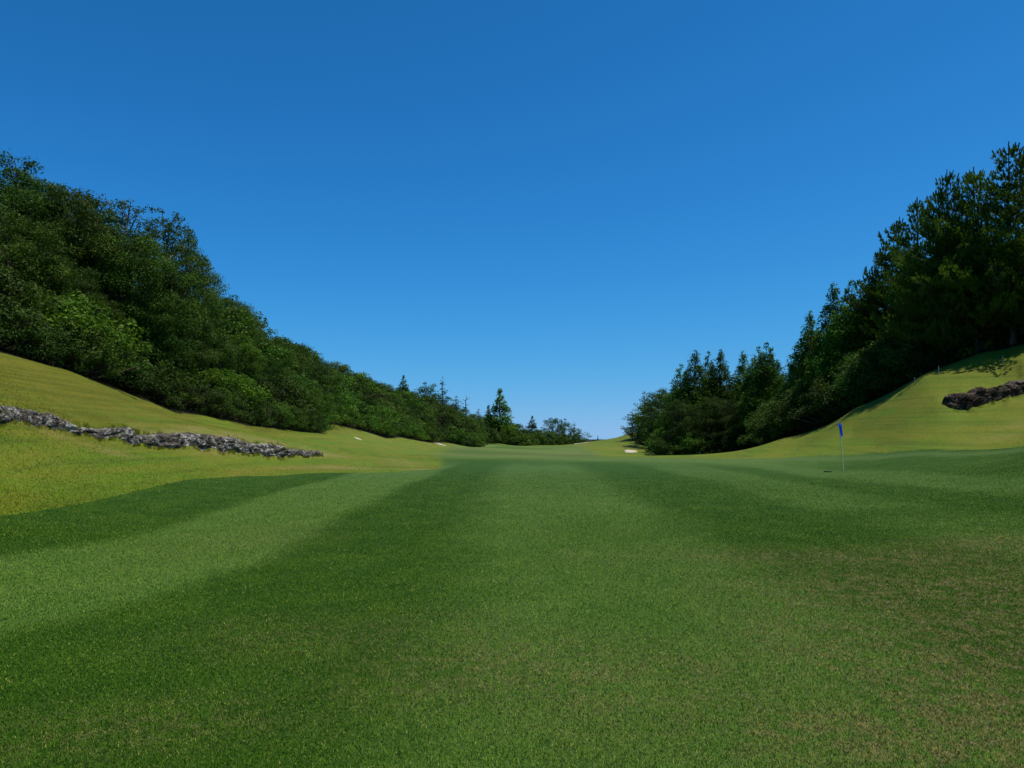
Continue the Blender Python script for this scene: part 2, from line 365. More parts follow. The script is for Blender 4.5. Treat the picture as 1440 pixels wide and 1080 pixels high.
# ------------------------------------------------------------------ grass blades on the near lawn
def grass_blades():
    rng = np.random.default_rng(3)
    N = 2100000
    # uniform on screen-ish: density falls with distance
    u = rng.random(N); y = 1.7*(34/1.7)**u
    x = rng.uniform(-1, 1, N)*(.84*y+2.2)
    keep = rng.random(N) > np.clip((y-11)/21, 0, 1)**.7
    x = x[keep]; y = y[keep]
    # longer, coarser blades on the banks
    M = 420000; y2 = 11*(57/11)**rng.random(M); s2 = rng.uniform(-.80, .80, M); x2 = s2*y2
    clumpy = vnoise(x2, y2, .8, 31)+vnoise(x2, y2, .33, 32)+.25
    ok = (sdist(x2, y2, FAIR) < -.05) & (np.maximum(sdist(x2, y2, LWOOD), sdist(x2, y2, RWOOD)) < -.2) & (clumpy > rng.random(M)*.5)
    n1 = len(x); x = np.concatenate([x, x2[ok]]); y = np.concatenate([y, y2[ok]])
    z = np.empty(len(x))
    # heights from a regular table (fast)
    gx = np.linspace(-45, 45, 751); gy = np.linspace(1.5, 58, 472)
    GXX, GYY = np.meshgrid(gx, gy); T = H(GXX, GYY)
    def tab(T, x, y):
        fx = np.clip((x+45)/90*750, 0, 749.999); fy = np.clip((y-1.5)/56.5*471, 0, 470.999)
        i = fx.astype(int); j = fy.astype(int); a = fx-i; b = fy-j
        return (T[j, i]*(1-a)+T[j, i+1]*a)*(1-b)+(T[j+1, i]*(1-a)+T[j+1, i+1]*a)*b
    z = tab(T, x, y)
    mk = {k: tab(v, x, y) for k, v in ground_masks(GXX, GYY).items()}
    r = np.hypot(x, y)
    L = (.010+.010*rng.random(len(x)))*(1+.030*r)*(1+.4*(1-mk['fair']))*np.clip((36-y)/14, .3, 1)
    wd = (.0011+.0011*rng.random(len(x)))*(1+.22*r)
    L[n1:] = rng.uniform(.022, .045, len(x)-n1)*(1+.008*r[n1:]); wd[n1:] = rng.uniform(.0022, .0045, len(x)-n1)*(1+.02*r[n1:])
    th = rng.uniform(0, 2*PI, len(x)); lean = rng.uniform(.3, 1.6, len(x))
    # stripes come from the roller: light ones lean away, dark ones towards the eye
    ly = (mk['stripe']-.5)*.5
    dx = np.cos(th)*lean; dy = np.sin(th)*lean+ly; dz = np.ones(len(x))
    nn = np.sqrt(dx*dx+dy*dy+dz*dz); dx, dy, dz = dx/nn, dy/nn, dz/nn
    ph = rng.uniform(0, PI, len(x)); wx = np.cos(ph)*wd; wy = np.sin(ph)*wd
    b1 = np.stack([x-wx, y-wy, z-.003], -1); b2 = np.stack([x+wx, y+wy, z-.003], -1)
    tp = np.stack([x+dx*L, y+dy*L, z+dz*L], -1)
    V = np.stack([b1, b2, tp], 1).reshape(-1, 3)
    F = np.arange(len(V)).reshape(-1, 3)
    fa = {k: v for k, v in mk.items()}
    fa['tint'] = rng.random(len(x))
    return mesh_np('grass', V, F, False, None, fa)
n = NT('grass_blade')
col, fine, fine2 = turf_colour(n)
t = n.attr('tint')
col = n.mix(n.ramp(t, .55, 1.0, 0, .35), col, (.13, .18, .055))
col = n.mix(n.ramp(t, .955, .985, 0, .7), col, (.24, .22, .09))
col = n.mix(n.ramp(t, .35, 0, 0, .6), col, (.020, .052, .005))
gm = n.n('ShaderNodeNewGeometry').outputs['Normal']
up = n.n('ShaderNodeVectorMath', operation='ADD'); n.l(gm, up.inputs[0]); up.inputs[1].default_value = (0, 0, 1.1)
nm = n.n('ShaderNodeVectorMath', operation='NORMALIZE'); n.l(up.outputs[0], nm.inputs[0])
col = n.mix(1.0, col, n.mix(n.attr('fair'), (1.7, 1.7, 1.15), (1.95, 1.95, 1.2)), 'MULTIPLY')
pr = n.principled(col, .8, .04, nm.outputs[0])
tr = n.n('ShaderNodeBsdfTranslucent'); n.l(col, tr.inputs[0])
mx = n.n('ShaderNodeMixShader'); mx.inputs[0].default_value = .3; n.l(pr, mx.inputs[1]); n.l(tr.outputs[0], mx.inputs[2])
MAT_BLADE = n.done(mx.outputs[0])
put('grass', grass_blades(), MAT_BLADE, label='short mown green grass blades of the near lawn', cat='grass', kind='stuff')

# ------------------------------------------------------------------ plants
def leaf_mat(name, dark, mid, light, transl=.3, rough=.6, spec=.12):
    n = NT(name)
    t = n.attr('tint'); c = n.attr('clump')
    rnd = n.n('ShaderNodeObjectInfo').outputs['Random']
    dark, mid, light = [tuple(c_*k_ for c_, k_ in zip(q, (1.55, 1.4, 1.0))) for q in (dark, mid, light)]
    v = n.math('ADD', n.math('MULTIPLY', t, .55), n.math('MULTIPLY', c, .45))
    col = n.mix(n.ramp(v, .05, .55), dark, mid)
    col = n.mix(n.ramp(v, .5, 1.0), col, light)
    hv = n.n('ShaderNodeHueSaturation'); n.l(col, hv.inputs['Color'])
    n.l(n.math('ADD', n.math('MULTIPLY', rnd, .035), .491), hv.inputs['Hue'])
    n.l(n.math('ADD', n.math('MULTIPLY', n.math('FRACT', n.math('MULTIPLY', rnd, 7.31)), .72), .52), hv.inputs['Value'])
    col = hv.outputs[0]
    pr = n.principled(col, rough, spec)
    tr = n.n('ShaderNodeBsdfTranslucent'); n.l(n.mix(.5, col, (.9, 1.0, .35), 'MULTIPLY'), tr.inputs[0])
    mx = n.n('ShaderNodeMixShader'); mx.inputs[0].default_value = transl; n.l(pr, mx.inputs[1]); n.l(tr.outputs[0], mx.inputs[2])
    return n.done(mx.outputs[0])
ML_BROAD = leaf_mat('broad_leaf', (.022, .050, .007), (.040, .085, .011), (.085, .150, .018))
ML_OLIVE = leaf_mat('olive_leaf', (.021, .047, .008), (.034, .072, .011), (.064, .112, .018))
ML_FRESH = leaf_mat('fresh_leaf', (.028, .066, .006), (.048, .108, .010), (.098, .178, .018), .32)
ML_GLOSS = leaf_mat('glossy_leaf', (.020, .044, .008), (.038, .072, .014), (.070, .110, .025), .25, .6, .1)
ML_PINE = leaf_mat('pine_needle', (.032, .068, .012), (.058, .108, .016), (.125, .195, .028), .38, .6)
ML_CEDAR = leaf_mat('cedar_leaf', (.030, .072, .009), (.056, .122, .014), (.112, .205, .024), .36, .6)
ML_RUST = leaf_mat('rusty_pine_needle', (.030, .034, .014), (.048, .045, .020), (.070, .060, .026), .15, .6)
n = NT('bark'); pos = n.n('ShaderNodeTexCoord').outputs['Object']
b = n.noise(n.mapping(pos, (6, 6, 1.2)), 1.5, 4, .7)
MAT_BARK = n.done(n.principled(n.mix(n.ramp(b, .3, .7), (.035, .026, .018), (.12, .095, .07)), .9, .1, n.bump(b, .8, .03)))
n = NT('grey_bark'); pos = n.n('ShaderNodeTexCoord').outputs['Object']
b = n.noise(n.mapping(pos, (6, 6, 1.2)), 1.5, 4, .7)
MAT_GBARK = n.done(n.principled(n.mix(n.ramp(b, .3, .7), (.12, .10, .085), (.30, .27, .23)), .9, .1, n.bump(b, .8, .03)))

class Wood:
    """collects tapered tubes into one mesh"""
    def __init__(s): s.V = []; s.F = []; s.n = 0
    def tube(s, pts, r0, r1, k=5):
        pts = np.asarray(pts, float); m = len(pts)
        rr = np.linspace(r0, r1, m)
        d = np.gradient(pts, axis=0); d /= np.linalg.norm(d, axis=1)[:, None]+1e-9
        ref = np.array([1., 0, 0]) if abs(d[0, 0]) < .8 else np.array([0, 1., 0])
        a = np.cross(d, ref); a /= np.linalg.norm(a, axis=1)[:, None]+1e-9
        b = np.cross(d, a)
        ph = np.arange(k)*2*PI/k
        ring = pts[:, None]+(a[:, None]*np.cos(ph)[None, :, None]+b[:, None]*np.sin(ph)[None, :, None])*rr[:, None, None]
        s.V.append(ring.reshape(-1, 3))
        i = np.arange(m*k).reshape(m, k)+s.n; j = np.roll(i, -1, 1)
        s.F.append(np.stack([i[:-1], j[:-1], j[1:], i[1:]], -1).reshape(-1, 4)); s.n += m*k
    def mesh(s, name): return mesh_np(name, np.vstack(s.V), np.vstack(s.F), True)

def leaf_quads(P, N, size, asp, rng, up=None):
    """diamond leaves at P facing N"""
    m = len(P)
    N = N/(np.linalg.norm(N, axis=1)[:, None]+1e-9)
    r = rng.normal(size=(m, 3)); a = np.cross(N, r); a /= np.linalg.norm(a, axis=1)[:, None]+1e-9
    b = np.cross(N, a)
    sz = size*rng.uniform(.6, 1.3, m)[:, None]
    V = np.stack([P-a*sz, P+b*sz*asp+N*sz*.12, P+a*sz, P-b*sz*asp+N*sz*.12], 1).reshape(-1, 3)
    return V, np.arange(m*4).reshape(-1, 4)

def make_crown(seed, Hh, hb, Rr, prof, ncl, rc, nl, ls, asp=.5, flat=.65, inner=.55, lobes=3, lobe_amp=.25, upb=.5, droop=0, gap=0., trunk_r=.16, limb_mat=None, lean=.0, multi=1):
    """one tree: trunk with limbs, crown of leaf clumps. prof(t) = relative crown radius at height t of the crown"""
    rng = np.random.default_rng(seed)
    W_ = Wood()
    # trunk
    ts = np.linspace(0, 1, 9)
    wob = np.cumsum(rng.normal(0, .12, (9, 2)), 0)*(Hh/12)*.6
    wob[:, 0] += lean*ts*Hh
    tr = np.column_stack([wob, ts*Hh*.97]); tr[0, :2] = 0; tr[0, 2] = -.4
    W_.tube(tr, trunk_r*1.35, .02, 7)
    def trunk_at(z):
        return np.array([np.interp(z, tr[:, 2], tr[:, 0]), np.interp(z, tr[:, 2], tr[:, 1]), z])
    ph1, ph2, ph3 = rng.uniform(0, 2*PI, 3)
    cen = []; crs = []
    while len(cen) < ncl:
        t = rng.random(); pr = prof(t)
        if rng.random() > pr+.12: continue
        th = rng.uniform(0, 2*PI)
        lob = 1+lobe_amp*math.sin(lobes*th+ph1+t*5)+lobe_amp*.8*math.sin((lobes+2)*th+ph2-t*9)+lobe_amp*.6*math.sin(t*17+ph3+th)
        rho = Rr*pr*lob*(inner+(1-inner)*rng.random()**.6)
        if gap and rng.random() < gap*(.5+.5*math.sin(th*2+ph3+t*12)): continue
        z = hb+t*(Hh-hb)
        c = trunk_at(z*.9)+np.array([math.cos(th)*rho, math.sin(th)*rho, 0]); c[2] = z-droop*rho*.3
        cen.append(c); crs.append(.32+.68*min(1, pr*1.3))
    cen = np.array(cen)
    # limbs reach the clumps
    pick = rng.permutation(ncl)[:min(ncl, 70)]
    for i in pick:
        c = cen[i]; rad_ = np.hypot(*(c[:2]-trunk_at(c[2])[:2]))
        z0 = max(hb*.55, c[2]-rad_*.75-rng.uniform(.2, .8)); a = trunk_at(z0)
        mid = a*.45+c*.55; mid[2] -= .12*rad_
        W_.tube([a, a*.7+mid*.3, mid, c*.8+mid*.2, c], .02+.03*rad_/max(Rr, 1)+trunk_r*.18, .012, 4)
    # leaves
    cl_r = rc*rng.uniform(.65, 1.35, ncl)*np.array(crs); ctint = rng.random(ncl)
    k = np.repeat(np.arange(ncl), np.maximum(8, (nl*(cl_r/rc)**1.7)).astype(int))
    m = len(k)
    d = rng.normal(size=(m, 3)); d[:, 2] = d[:, 2]*.8+.25; d /= np.linalg.norm(d, axis=1)[:, None]
    rr = cl_r[k]*(.45+.65*rng.random(m)**.6)
    # ragged sub-lobes
    Pp = cen[k]+d*rr[:, None]*np.array([1, 1, flat])
    Pp += rng.normal(0, .10*rc, (m, 3))
    Nn = d*.6+rng.normal(0, .55, (m, 3)); Nn[:, 2] += upb
    V, F = leaf_quads(Pp, Nn, ls, asp, rng)
    tint = rng.random(m)
    crown = mesh_np('crown', V, F, False, None, dict(tint=tint, clump=ctint[k]))
    return W_.mesh('trunk'), crown

def make_pine(seed, Hh, Rr, whorls=16, ls=.19, wdt=.017, tuft=26, base=.10):
    """pine with whorled rising branches, needle tufts and upright candles"""
    rng = np.random.default_rng(seed)
    W_ = Wood(); ts = np.linspace(0, 1, 9)
    wob = np.cumsum(rng.normal(0, .07, (9, 2)), 0); tr = np.column_stack([wob, ts*Hh]); tr[0] = (0, 0, -.4)
    W_.tube(tr, .17*Hh/12, .02, 7)
    TP = []; TD = []; TC = []; TL = []
    def at_(z): return np.array([np.interp(z, tr[:, 2], tr[:, 0]), np.interp(z, tr[:, 2], tr[:, 1]), z])
    def candle(e, ln_, br, d=(0, 0, 1.)):
        d = np.array(d)/np.linalg.norm(d)
        for q in np.arange(0, ln_, .07): TP.append(e+d*q); TD.append(d*2.6); TC.append(br); TL.append(.40)
        W_.tube([e, e+d*ln_*.5, e+d*(ln_+.05)], .012, .006, 3)
    side_h = rng.uniform(.7, 1.25, 6)
    for wv in range(whorls):
        f = base+(1-base)*(wv/(whorls-1))**.95*.955
        z = f*Hh; nb = rng.integers(4, 7); a0 = rng.uniform(0, 2*PI)
        for b_ in range(nb):
            th = a0+b_*2*PI/nb+rng.normal(0, .25)
            ln = Rr*(min(1, (1-f)**.85*1.35+.09))*rng.uniform(.55, 1.25)*side_h[int((th % (2*PI))/(2*PI)*6) % 6]
            el = R(rng.uniform(5, 25)+30*f**2)
            if f > .85: el = R(rng.uniform(40, 65))
            p0 = at_(z); hd = np.array([math.cos(th), math.sin(th), 0])
            pts = np.array([p0+hd*ln*q*math.cos(el)+np.array([0, 0, ln*(math.sin(el)*q+.25*q*q-.15*q)]) for q in (0, .3, .6, .85, 1)])
            W_.tube(pts, .012+.012*ln, .008, 4)
            br = rng.random(); side = np.cross(hd, (0, 0, 1.))
            for q in np.linspace(.3, 1, max(2, int(ln/.30))):
                p = np.array([np.interp(q, (0, .3, .6, .85, 1), pts[:, c]) for c in range(3)])
                for sgn in (-1, 1):
                    sl = (ln*(1-q)*.5+.22)*rng.uniform(.4, 1.2)
                    dr = side*sgn*.8+hd*.6+np.array([0, 0, .35])
                    e = p+dr*sl; k = max(1, int(sl/.20))
                    for j in range(1, k+1): TP.append(p+(e-p)*j/k); TD.append(dr*.9+np.array([0, 0, .55])); TC.append(br); TL.append(1)
                    if rng.random() < .5: candle(e, rng.uniform(.18, .42), br, (dr[0]*.3, dr[1]*.3, 1))
            candle(pts[-1], rng.uniform(.3, .6), br, (hd[0]*.35, hd[1]*.35, 1))
    tp = at_(Hh*.985)
    candle(tp, .85, .6)
    for b_ in range(5):
        a = b_*2*PI/5+.4; candle(tp+np.array([math.cos(a)*.05, math.sin(a)*.05, .02]), rng.uniform(.35, .6), .6, (math.cos(a)*.75, math.sin(a)*.75, 1))
    TP = np.array(TP); TD = np.array(TD); TC = np.array(TC); TL = np.array(TL); m = len(TP)
    k = np.repeat(np.arange(m), tuft)
    dn = rng.normal(size=(len(k), 3))*.6+TD[k]; dn /= np.linalg.norm(dn, axis=1)[:, None]
    ln = ls*rng.uniform(.6, 1.25, len(k))[:, None]*TL[k][:, None]
    sd_ = np.cross(dn, rng.normal(size=(len(k), 3))); sd_ /= np.linalg.norm(sd_, axis=1)[:, None]
    P0 = TP[k]+rng.normal(0, .03, (len(k), 3))*TL[k][:, None]
    V = np.stack([P0-sd_*wdt, P0+sd_*wdt, P0+dn*ln+sd_*wdt*.3, P0+dn*ln-sd_*wdt*.3], 1).reshape(-1, 3)
    crown = mesh_np('crown', V, np.arange(len(V)).reshape(-1, 4), False, None, dict(tint=rng.random(len(k)), clump=TC[k]))
    return W_.mesh('trunk'), crown

dome = lambda t: max(0, (1-(2*t-.86)**2/1.32))**.5 if t < .98 else .25
dome2 = lambda t: (math.sin(PI*min(1, t*.86+.14))**.6)
cone = lambda t: (1-t)**.95*(min(1, t*6+.45))
cone2 = lambda t: (1-t)**.78*(min(1, t*4+.5))
bush = lambda t: math.sqrt(max(0, 1-t*t))
PROTO = {}     # kind: (trunk mesh, crown mesh, height, leaf material, bark material)
def proto(kind, ms_, Hh, lm, bm): 
    ms_[0].materials.append(bm); ms_[1].materials.append(lm); PROTO[kind] = (ms_[0], ms_[1], Hh)
proto('broad_a', make_crown(1, 12, 1.6, 4.2, dome, 150, 1.0, 240, .105, flat=.6, upb=.6), 12, ML_BROAD, MAT_BARK)
proto('broad_b', make_crown(2, 12, 1.2, 3.8, dome2, 135, .98, 240, .10, flat=.45, upb=.8, lobes=2, lobe_amp=.3), 12, ML_OLIVE, MAT_BARK)
proto('broad_c', make_crown(3, 9, .6, 3.4, dome, 190, .62, 150, .09, flat=.5, lobe_amp=.3), 9, ML_FRESH, MAT_BARK)
proto('sparse_a', make_crown(4, 13, 4.5, 3.4, dome2, 150, .46, 52, .085, asp=.55, gap=.55, inner=.3, lobes=3, lobe_amp=.35, trunk_r=.12), 13, ML_OLIVE, MAT_GBARK)
proto('sparse_b', make_crown(5, 13, 3.5, 3.0, dome2, 190, .46, 70, .085, asp=.55, gap=.5, inner=.3, lobes=4, lobe_amp=.35, trunk_r=.12), 13, ML_OLIVE, MAT_GBARK)
proto('pine_a', make_pine(11, 13, 3.3), 13.4, ML_PINE, MAT_BARK)
proto('pine_b', make_pine(12, 12, 2.9, 15), 12.4, ML_PINE, MAT_BARK)
proto('cedar_a', make_crown(21, 14, .4, 4.2, cone, 520, .66, 66, .13, flat=1.0, lobes=4, lobe_amp=.10, upb=.5, inner=.35), 14, ML_CEDAR, MAT_BARK)
proto('cedar_b', make_crown(22, 13, .4, 4.1, cone2, 520, .66, 66, .13, flat=.9, lobes=3, lobe_amp=.15, upb=.5, inner=.35), 13, ML_CEDAR, MAT_BARK)
# seen far away: larger leaf clusters
proto('far_broad_a', make_crown(31, 9, .8, 4.0, dome, 62, 1.15, 75, .20, flat=.6, lobe_amp=.25, upb=.7), 9, ML_BROAD, MAT_BARK)
proto('far_broad_b', make_crown(32, 9, .8, 3.6, dome2, 60, 1.1, 75, .19, flat=.5, lobe_amp=.3, upb=.8), 9, ML_OLIVE, MAT_BARK)
proto('far_broad_c', make_crown(33, 8, .4, 3.6, dome, 90, .80, 42, .20, flat=.5, lobe_amp=.3, upb=.8), 8, ML_FRESH, MAT_BARK)
proto('far_pine_a', make_crown(34, 11, .8, 3.1, cone2, 120, .80, 50, .19, asp=.35, flat=.42, lobes=3, lobe_amp=.4, upb=1.2, inner=.45), 11, ML_PINE, MAT_BARK)
proto('far_pine_b', make_crown(35, 10, 1.2, 3.2, dome2, 110, .80, 50, .19, asp=.35, flat=.42, lobes=2, lobe_amp=.4, upb=1.2, inner=.5), 10, ML_PINE, MAT_BARK)
proto('far_rust', make_crown(36, 10, 1.0, 3.0, dome2, 100, .8, 44, .19, asp=.35, flat=.4, lobes=2, lobe_amp=.35, upb=1.0, inner=.5), 10, ML_RUST, MAT_BARK)
proto('far_cedar', make_crown(37, 13, .4, 2.9, cone, 230, .66, 40, .20, flat=1.0, lobes=4, lobe_amp=.08, inner=.3, upb=.5), 13, ML_CEDAR, MAT_BARK)
proto('wispy', make_crown(38, 13, 2, 3.2, cone, 100, .6, 44, .18, asp=.35, flat=.35, lobes=2, lobe_amp=.5, upb=1.0, inner=.5), 13, ML_PINE, MAT_BARK)
# bushes (root height 1 unit = metres)
proto('bush_a', make_crown(41, 2.6, .0, 1.9, bush, 75, .42, 90, .075, flat=.7, lobes=3, lobe_amp=.2, trunk_r=.05), 2.6, ML_GLOSS, MAT_BARK)
proto('bush_b', make_crown(42, 2.4, .0, 1.8, bush, 75, .40, 90, .07, flat=.7, lobes=2, lobe_amp=.25, trunk_r=.05), 2.4, ML_FRESH, MAT_BARK)
proto('bush_c', make_crown(43, 2.6, .0, 1.8, bush, 75, .42, 90, .07, flat=.6, lobes=4, lobe_amp=.2, trunk_r=.05), 2.6, ML_BROAD, MAT_BARK)
proto('far_bush', make_crown(44, 3.0, .0, 2.6, bush, 60, .55, 40, .15, flat=.7, lobes=3, lobe_amp=.2, trunk_r=.05), 3.0, ML_FRESH, MAT_BARK)
proto('far_bush_b', make_crown(45, 3.0, .0, 2.6, bush, 60, .55, 40, .15, flat=.7, lobes=2, lobe_amp=.25, trunk_r=.05), 3.0, ML_BROAD, MAT_BARK)

ORD = ['first', 'second', 'third', 'fourth', 'fifth', 'sixth', 'seventh', 'eighth', 'ninth', 'tenth', 'eleventh', 'twelfth', 'thirteenth', 'fourteenth', 'fifteenth', 'sixteenth', 'seventeenth', 'eighteenth', 'nineteenth', 'twentieth',
       'twenty-first', 'twenty-second', 'twenty-third', 'twenty-fourth', 'twenty-fifth', 'twenty-sixth', 'twenty-seventh', 'twenty-eighth', 'twenty-ninth', 'thirtieth', 'thirty-first', 'thirty-second']
rnd = random.Random(5)
def plant(kind, name, label, cat, X, Y, height, group=None, wide=1.0, z=None, rz=None):
    tm, cm, Hh = PROTO[kind]
    sc = height/Hh
    o = thing(name, label, cat, (X, Y, (h(X, Y) if z is None else z)-.05), rnd.uniform(0, 2*PI) if rz is None else rz, (sc*wide, sc*wide, sc), group)
    a = bpy.data.objects.new('trunk', tm); C.objects.link(a); a.parent = o
    b = bpy.data.objects.new('crown', cm); C.objects.link(b); b.parent = o
    return o
def plant_px(kind, name, label, cat, px, top, Y, group=None, wide=1.0, rz=None):
    X = at(px, Y); z = h(X, Y); zt = CH+(HOR-top)/FPX*Y
    return plant(kind, name, label, cat, X, Y, max(1.2, zt-z), group, wide, None, rz)

def in_poly(x, y, poly): return float(sdist(np.array([x]), np.array([y]), poly)[0])

# ---- left bank, the near trees one by one: (kind, name, label, column, top row, distance, width)
B, PN, CD, SH = 'broadleaf_tree', 'pine_tree', 'cedar_tree', 'shrub'
LEFT = [
 ('broad_b', B, 'tall olive-green broadleaf tree at the left photo edge, the highest of the left wood', 28, 220, 47, .9),
 ('broad_a', B, 'dark broadleaf tree whose top makes the second hump of the left skyline', 100, 266, 47, .8),
 ('sparse_a', B, 'thin see-through tree top above the left wood, left of the two sparse crowns', 168, 276, 50, 1.05),
 ('sparse_b', B, 'see-through tree top with bare branches, right one of the two sparse crowns', 232, 288, 52, .95),
 ('broad_b', B, 'ragged broadleaf tree that ends the high part of the left wood before the skyline drops', 264, 324, 55, .55),
 ('broad_a', B, 'leafy tree low at the left photo edge in front of the taller trees', 8, 300, 40, 1.05),
 ('broad_a', B, 'very dark round tree between the second hump and the sparse crowns on the left', 138, 318, 52, .7),
 ('broad_a', B, 'broad mid green tree under the left sparse crown', 185, 330, 48.5, .95),
 ('broad_b', B, 'olive-green tree in the left wood below the second skyline hump', 70, 345, 42, 1.0),
 ('broad_b', B, 'leafy tree under the right sparse crown on the left bank', 238, 380, 52.5, .85),
 ('broad_b', B, 'yellow-green tree in front of the left wood straight above the rock ledge', 122, 400, 43, 1.0),
 ('broad_c', B, 'small bright green tree at the foot of the left wood by the photo edge', 45, 412, 38.5, .8),
 ('broad_a', B, 'dark tree at the foot of the left wood above the corner of the mown slope', 205, 420, 48, 1.0),
 ('broad_b', B, 'dense dark tree above the lower end of the left slope', 275, 420, 56, .8),
 ('broad_c', B, 'bright leafy tree with pale dappled leaves behind the low crest left of centre', 335, 470, 62, .85),
 ('broad_a', B, 'round dark tree at the foot of the left hill beside the dappled bright tree', 372, 500, 66, .9),
 ('broad_b', B, 'dark bushy tree low behind the grass crest left of centre', 408, 520, 68, .95),
 ('broad_a', B, 'last dark tree of the left front row, beside the grass mound', 445, 545, 71, 1.0),
 ('broad_a', B, 'dark tree behind the front row of the left hill foot', 395, 478, 80, .9),
 ('broad_b', B, 'tree rising behind the last dark tree of the left front row', 450, 505, 88, .9),
 ('broad_a', B, 'tree where the high left wood meets the hill skyline', 328, 422, 78, .8),
]
for k, nm_, lb, px, top, Y, wd_ in LEFT: plant_px(k, nm_, lb, 'tree', px, top, Y, 'trees of the left wood', wd_)
def sky_l(px): return float(np.interp(px, [-300, -40, 0, 30, 68, 80, 130, 150, 245, 300, 340], [255, 250, 245, 225, 245, 268, 280, 300, 300, 350, 425]))
for px, Y, hh in ((-60, 42, 13), (-120, 38, 12), (-170, 34, 12), (-90, 55, 13), (-30, 60, 13), (45, 62, 13), (120, 66, 12), (200, 72, 11.5), (260, 78, 10), (0, 52, 12), (60, 54, 12)):
    plant(rnd.choice(['broad_a', 'broad_b']), B, 'dark broadleaf tree mostly hidden behind the front trees of the left wood', 'tree', at(px, Y), Y, min(hh, CH+(HOR-sky_l(px)-22)/FPX*Y-h(at(px, Y), Y)), 'trees hidden deep in the left wood')
for X, Y in ((-31, 16), (-31, 6), (-30, -6), (-38, 10), (-38, 25)): plant('broad_a', B, 'dark broadleaf tree mostly hidden behind the front trees of the left wood', 'tree', X, Y, 12, 'trees hidden deep in the left wood')

# bushes along the foot of the left wood
cnt = 0
foot = [(-27, 20), (-25.2, 33.5), (-24.4, 38), (-22.8, 46.5), (-20.8, 55), (-18.1, 67)]
def along(line, step, jit):
    out = []
    for (x1, y1), (x2, y2) in zip(line[:-1], line[1:]):
        L_ = math.hypot(x2-x1, y2-y1); k = max(1, int(L_/step))
        for i in range(k): t = (i+rnd.random()*.6)/k; out.append((x1+(x2-x1)*t+rnd.uniform(-jit, jit), y1+(y2-y1)*t+rnd.uniform(-jit, jit)))
    return out
for x, y in along(foot, 1.7, .35):
    plant(rnd.choice(['bush_a', 'bush_a', 'bush_c']), SH, 'dark shrub at the foot of the left wood along the mown slope', 'shrub', x-1.2, y+.3, rnd.uniform(1.7, 3.0), 'shrubs along the foot of the left wood', 1.0)
for x, y in along(foot, 2.6, .8):
    plant(rnd.choice(['bush_a', 'bush_b', 'bush_c']), SH, 'tall shrub behind the front row of shrubs under the left wood', 'shrub', x-3.0, y+1.0, rnd.uniform(3.2, 4.8), 'tall shrubs in the left wood', 1.0)

# green thicket between the left hill and the grass mounds
th = [(-24.5, 92), (-26.5, 101), (-25.2, 112), (-23.6, 125), (-22.2, 140), (-20, 156), (-18.2, 170)]
for x, y in along(th, 2.4, .5):
    plant('far_bush', SH, 'bright green thicket shrub at the grass edge below the left hill', 'shrub', x-1.5, y, rnd.uniform(2.2, 3.2), 'thicket shrubs below the left hill', 1.0)
for x, y in along(th, 2.4, 1.0):
    plant(rnd.choice(['far_bush', 'far_bush', 'far_bush_b']), SH, 'green thicket shrub a little up the foot of the left hill', 'shrub', x-4.5, y+1, rnd.uniform(2.8, 4.2), 'thicket shrubs up the left hill foot', 1.1)
for x, y in along(th, 3, 1.0):
    plant(rnd.choice(['far_bush', 'far_bush_b', 'far_bush_b']), SH, 'taller green shrub between the thicket and the hill trees', 'shrub', x-8, y+2, rnd.uniform(3.5, 5.0), 'tall shrubs between thicket and hill trees', 1.1)

for x, y in along([(-19, 69), (-23.5, 77), (-26.5, 92)], 1.8, .4):
    plant(rnd.choice(['bush_c', 'bush_a', 'bush_b']), SH, 'dark shrub in the notch between the left front row and the grass mound', 'shrub', x-.9, y, rnd.uniform(2.2, 3.6), 'shrubs in the notch behind the grass mound')
for x, y in along([(-18.2, 171), (-12.5, 200), (-6.5, 231), (4, 248), (11, 261), (30, 285)], 3.2, .8):
    plant(rnd.choice(['far_bush_b', 'far_broad_b', 'far_broad_a']), SH, 'dark shrub on the grass edge along the far part of the left hill', 'shrub', x-1.5, y+1, rnd.uniform(2.8, 5.0), 'shrubs along the far fairway edge', 1.1)

